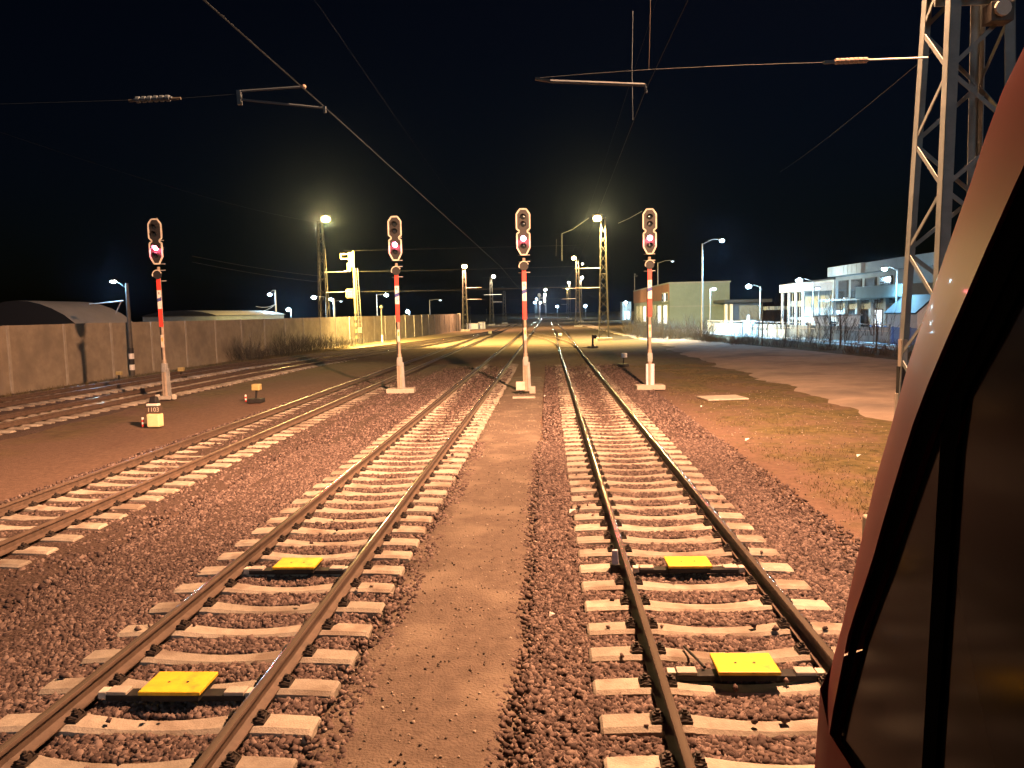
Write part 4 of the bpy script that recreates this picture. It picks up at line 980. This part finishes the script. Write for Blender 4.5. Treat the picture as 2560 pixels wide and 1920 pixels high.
# parked cars behind the fence
def car(x, y, m, lab):
    t = thing('parked_car', lab, 'car', (x,y,.1), R(90))
    prof = [(-2.1,.35),(-2.1,.8),(-1.95,.95),(-1.1,1.0),(-.55,1.42),(.75,1.45),(1.5,1.0),(2.0,.92),(2.1,.7),(2.1,.35)]
    MB().prism(prof,-.82,.82,m).build('body', t, bevel=.06)
    for s in (-1,1):
        MB().add([(-.95,s*.83,1.02),(-.5,s*.83,1.36),(.7,s*.83,1.38),(1.25,s*.83,1.03)], [(0,1,2,3)] if s < 0 else [(3,2,1,0)], 'glassdark').build('side_window', t)
        for wx in (-1.3,1.3): 
            wh = MB().tube([(wx,s*.70,.33),(wx,s*.86,.33)],.33,14,'black').build('wheel', t); MB().tube([(wx,s*.85,.33),(wx,s*.875,.33)],.19,12,'galv').build('rim', wh)
    for yy in (-.6,.6): MB().box((2.09,yy,.72),(.06,.32,.14),'white').build('headlight', t)
car(25.6,93,'dark','dark parked car behind the pale fence left of the entrance')
car(25.4,99,'galv','silver parked car behind the white post fence')
# right lamps
street_lamp(1755.5,800,1804,601,85,'tall cool street lamp with long arm above the green-grey hall',power=34000,top_py=609,r=.09,size=.26)
street_lamp(1645,795,1681,653,140,'tall pole with dim hooded lamp beyond the rightmost signal','lens_cooldim',800,top_py=657,r=.12)
street_lamp(1587,790,1590,690,170,'tall unlit pole left of the rightmost signal','mastdark',0,top_py=684,r=.1,name='lamp_column')
street_lamp(1775,800,1784,722,104,'cool street lamp on a short pole before the green-grey hall',power=2500,r=.09,size=.24)
street_lamp(1900,800,1871,715.5,98,'cool street lamp over the low dark pavilion',power=6500,r=.09,size=.34,top_py=716)
street_lamp(2032,800,1997,700.6,82,'brightest cool street lamp left of the bright entrance canopy',power=4000,r=.1,size=.33,top_py=703)
street_lamp(2240,800,2209.5,672,63,'cool street lamp in front of the office parapet beside the near mast',power=3600,r=.08,size=.2,top_py=674)
street_lamp(1638,790,1631,728,145,'small cool street lamp right of the rightmost signal post before the brown wall',power=2500,r=.13,size=.33)
street_lamp(1600,790,1598,750,200,'tiny lamp left of the rightmost signal near the hazy shrub',power=1500,r=.1,size=.3)
street_lamp(1566,790,1564,755,230,'tiny lamp farthest left of the long hall',power=3000,r=.1,size=.4)
street_lamp(2046,800,2043,720,84,'thin pale lamp column before the entrance columns','lens_cooldim',0,r=.07,name='lamp_column')
a, b = D(1556,790,235), D(1578,755,235)
t = thing('lit_shed', 'small white lit shed left of the long hall', 'building', ((a.x+b.x)/2,235,0)); MB().box((0,3,b.z/2),(b.x-a.x,6,b.z),'render').build('wall', t); MB().box((0,3,b.z+.1),(b.x-a.x+.4,6.4,.2),'roofdark').build('roof', t); MB().box((0,-.05,1.5),(1.5,.1,2.4),'lampwin').build('door', t)

# ------------------------------------------------------------------ train
X = .32
tr = thing('train', 'red train front with dark windows, cut off by the frame edge beside the camera', 'train', (T0, 0, 0))
def yz(px, py): p = XP(px, py, X); return (p.z, p.y)
def curve(pts, xx=None):
    q = sorted((lambda p: (p.z, p.y))(XP(*p, xx or X)) for p in pts); zz = [a for a, b in q]; yy = [b for a, b in q]
    def fn(z):
        if z <= zz[0]: s = (yy[1]-yy[0])/(zz[1]-zz[0]); return yy[0]+s*(z-zz[0])*.6
        if z >= zz[-1]: s = (yy[-1]-yy[-2])/(zz[-1]-zz[-2]); return yy[-1]+s*(z-zz[-1])
        return float(np.interp(z, zz, yy))
    return fn
outer = curve([(2560,118),(2489,262),(2432,443),(2379,590),(2341,700),(2273,900),(2233,1048),(2190,1195),(2150,1367),(2125,1490),(2082,1650),(2057,1920)], X+.08)
inner = curve([(2552,430),(2497,548),(2432,700),(2344,900),(2294,1023),(2251,1158),(2214,1281),(2178,1410),(2122,1576),(2076,1810)])
seal = curve([(2520,660),(2480,740),(2405,900),(2337,1023),(2290,1158),(2245,1290),(2200,1430),(2138,1600),(2084,1822)])
dl = curve([(2400,860),(2337,1023),(2312,1467),(2287,1920)]); dr_ = curve([(2440,860),(2380,990),(2350,1450),(2319,1920)])
ZB, ZT = yz(2079,1850)[0], 3.62
def L(p): return (p[0]-T0, p[1], p[2])
zs = np.linspace(ZB, ZT, 26)
# A-pillar
def pillar_section(z):
    yo, yi = outer(z), inner(z)
    o_, i_ = Vector((X+.08, yo)), Vector((X, yi)); dd = i_-o_; nn = Vector((dd.y, -dd.x)).normalized()
    if nn.x > 0: nn = -nn
    mid = [o_ + dd*t + nn*(.004*math.sin(math.pi*t)) for t in (.03,.1,.2,.35,.5,.65,.8,.92)]
    return [(X+.40,yo+.12),(X+.25,yo+.075),(X+.13,yo+.026),(X+.10,yo+.011),(X+.08,yo)] + [(q.x,q.y) for q in mid] + [(X,yi)]
mb = MB(); rows = [[L((a,b,z)) for a,b in pillar_section(z)] for z in zs]; n = len(rows[0])
mb.add([p for r in rows for p in r], [(i*n+k,(i+1)*n+k,(i+1)*n+k+1,i*n+k+1) for i in range(len(rows)-1) for k in range(n-1)], 'trainred')
mb.build('window_pillar', tr, smooth=True, angle=70)
def sidestrip(fa, fb, z0, z1, x, m, name, nn=20, th=.02):
    zz = np.linspace(z0, z1, nn); A = [L((x,fa(z),z)) for z in zz]; B = [L((x,fb(z),z)) for z in zz]
    mb = MB().strip(A, B, m); mb.strip([(p[0]+th,p[1],p[2]) for p in B], [(p[0]+th,p[1],p[2]) for p in A], m)
    return mb.build(name, tr)
sidestrip(inner, seal, ZB, ZT, X+.004, 'trainblack', 'window_seal')
zc = yz(2337,1023)[0]
sidestrip(lambda z: seal(z), lambda z: max(min(dl(z), seal(z)-.001), -9) , ZB, zc, X+.010, 'trainglass', 'side_window')
sidestrip(lambda z: min(dl(z), seal(z)), lambda z: min(dr_(z), seal(z)-.02), ZB, ZT, X+.006, 'trainblack', 'window_divider')
sidestrip(lambda z: min(dr_(z), seal(z)-.02), lambda z: -.75, ZB, ZT, X+.010, 'trainglass', 'side_window')
# body: lower nose and side, roof
def ring(z):
    yo = outer(z) if z < 3.5 else outer(3.5)-(z-3.5)*1.2
    if z < ZB: yo = outer(ZB) + .10*(1-((z-1.2)/(ZB-1.2))**2) if z > 1.2 else outer(ZB)+.10-.10*(1.2-z)
    xin = 0 if z < 3.7 else (z-3.7)*.8
    h = [(X+xin,-9),(X+xin,-1),(X+xin,yo-.4),(X+xin+.003,yo-.2),(X+xin+.03,yo-.09),(X+xin+.08,yo-.004),(X+xin+.13,yo+.024),(X+.40+xin,yo+.12),(T0-.5,yo+.25),(T0,yo+.28)]
    full = h + [(2*T0-a,b) for a,b in h[-2::-1]]
    return [(a-T0,b,z) for a,b in full]
def loft(zlist, m, name, k0=0, k1=None):
    rows = [ring(z) for z in zlist]; n = len(rows[0]); k1 = k1 or n-1; mb = MB()
    mb.add([p for r in rows for p in r], [(i*n+k,(i+1)*n+k,(i+1)*n+k+1,i*n+k+1)[::-1] for i in range(len(rows)-1) for k in range(k0,k1)], m)
    return mb.build(name, tr, smooth=True, angle=50)
loft([.55,.8,1.2,1.6,2.0,2.4,2.6,ZB-.001], 'trainred', 'body')
loft([ZT+.001,3.75,3.95,4.1,4.2,4.25], 'trainred', 'roof_edge')
r = ring(4.25); MB().add(r, [tuple(range(len(r)))], 'traingrey').build('roof', tr)
nR = len(ring(3)); loft(list(np.linspace(ZB,ZT,12)), 'trainglass', 'windscreen', 7, nR-8)
loft(list(np.linspace(ZB,ZT,8)), 'trainred', 'far_side', nR-8, nR-1)
sidestrip(lambda z: -.75, lambda z: -9, ZB, ZT, X, 'trainred', 'side_panel')
MB().box((0,-4,.45),(2.3,9.5,.3),'traingrey').build('underframe', tr)
for yy in (-1.6,-4.1):
    for s in (-1,1): MB().tube([(s*.68,yy,.46+.23),(s*.80,yy,.46+.23)],.45,20,'traingrey').build('wheel', tr, smooth=True)
for s in (-1,1): MB().tube([(s*.75,outer(ZB)+.2,1.35),(s*.75,outer(ZB)+.34,1.35)],.12,14,'glassdark').build('headlight', tr)
MB().box((0,outer(ZB)+.35,.75),(.4,.5,.3),'traingrey').build('coupler', tr)

# ------------------------------------------------------------------ haze, sky, added fill sun
mb = MB().box((0,420,70),(1500,1010,144),None) if False else None
me = bpy.data.meshes.new('haze'); hb = MB(); hb.box((-10,345,9.2),(420,735,20.6),'paper'); o = hb.build('haze'); o.data.materials.clear()
hm = bpy.data.materials.new('haze_air'); hm.use_nodes = True; nt = hm.node_tree; nt.nodes.remove(nt.nodes['Principled BSDF'])
pv = nt.nodes.new('ShaderNodeVolumePrincipled'); pv.inputs['Color'].default_value = (.45,.6,.95,1); pv.inputs['Density'].default_value = .00011; pv.inputs['Anisotropy'].default_value = .93
nt.links.new(pv.outputs[0], nt.nodes['Material Output'].inputs['Volume']); o.data.materials.append(hm); tag(o, None, None, kind='stuff')
W = bpy.data.worlds.new('World'); S.world = W; W.use_nodes = True; nt = W.node_tree
sky = nt.nodes.new('ShaderNodeTexSky'); sky.sky_type = 'NISHITA'; sky.sun_disc = False; sky.sun_elevation = R(1); sky.sun_rotation = R(215)
bg = nt.nodes['Background']; bg.inputs['Strength'].default_value = .0033; tint = nt.nodes.new('ShaderNodeMix'); tint.data_type = 'RGBA'; tint.blend_type = 'MULTIPLY'; tint.inputs[0].default_value = 1; tint.inputs[7].default_value = (.25,.5,1.35,1)
nt.links.new(sky.outputs[0], tint.inputs[6]); nt.links.new(tint.outputs[2], bg.inputs['Color'])
sl = bpy.data.lights.new('fill_sun', 'SUN'); sl.energy = .30; sl.angle = R(14); sl.color = (.80,.92,1.0)  # soft cool fill added from behind the camera, no moon known
so = bpy.data.objects.new('fill_sun', sl); COL.objects.link(so)
d = Vector((-.18, .9, -.34)).normalized(); so.rotation_euler = d.to_track_quat('-Z','Y').to_euler()
S.view_settings.view_transform = 'Standard'; S.view_settings.look = 'None'; S.view_settings.exposure = .28; S.view_settings.gamma = 1
S.cycles.use_denoising = True; S.cycles.max_bounces = 5; S.cycles.volume_bounces = 0; S.cycles.sample_clamp_indirect = 3
try: S.cycles.denoiser = 'OPENIMAGEDENOISE'
except Exception: pass
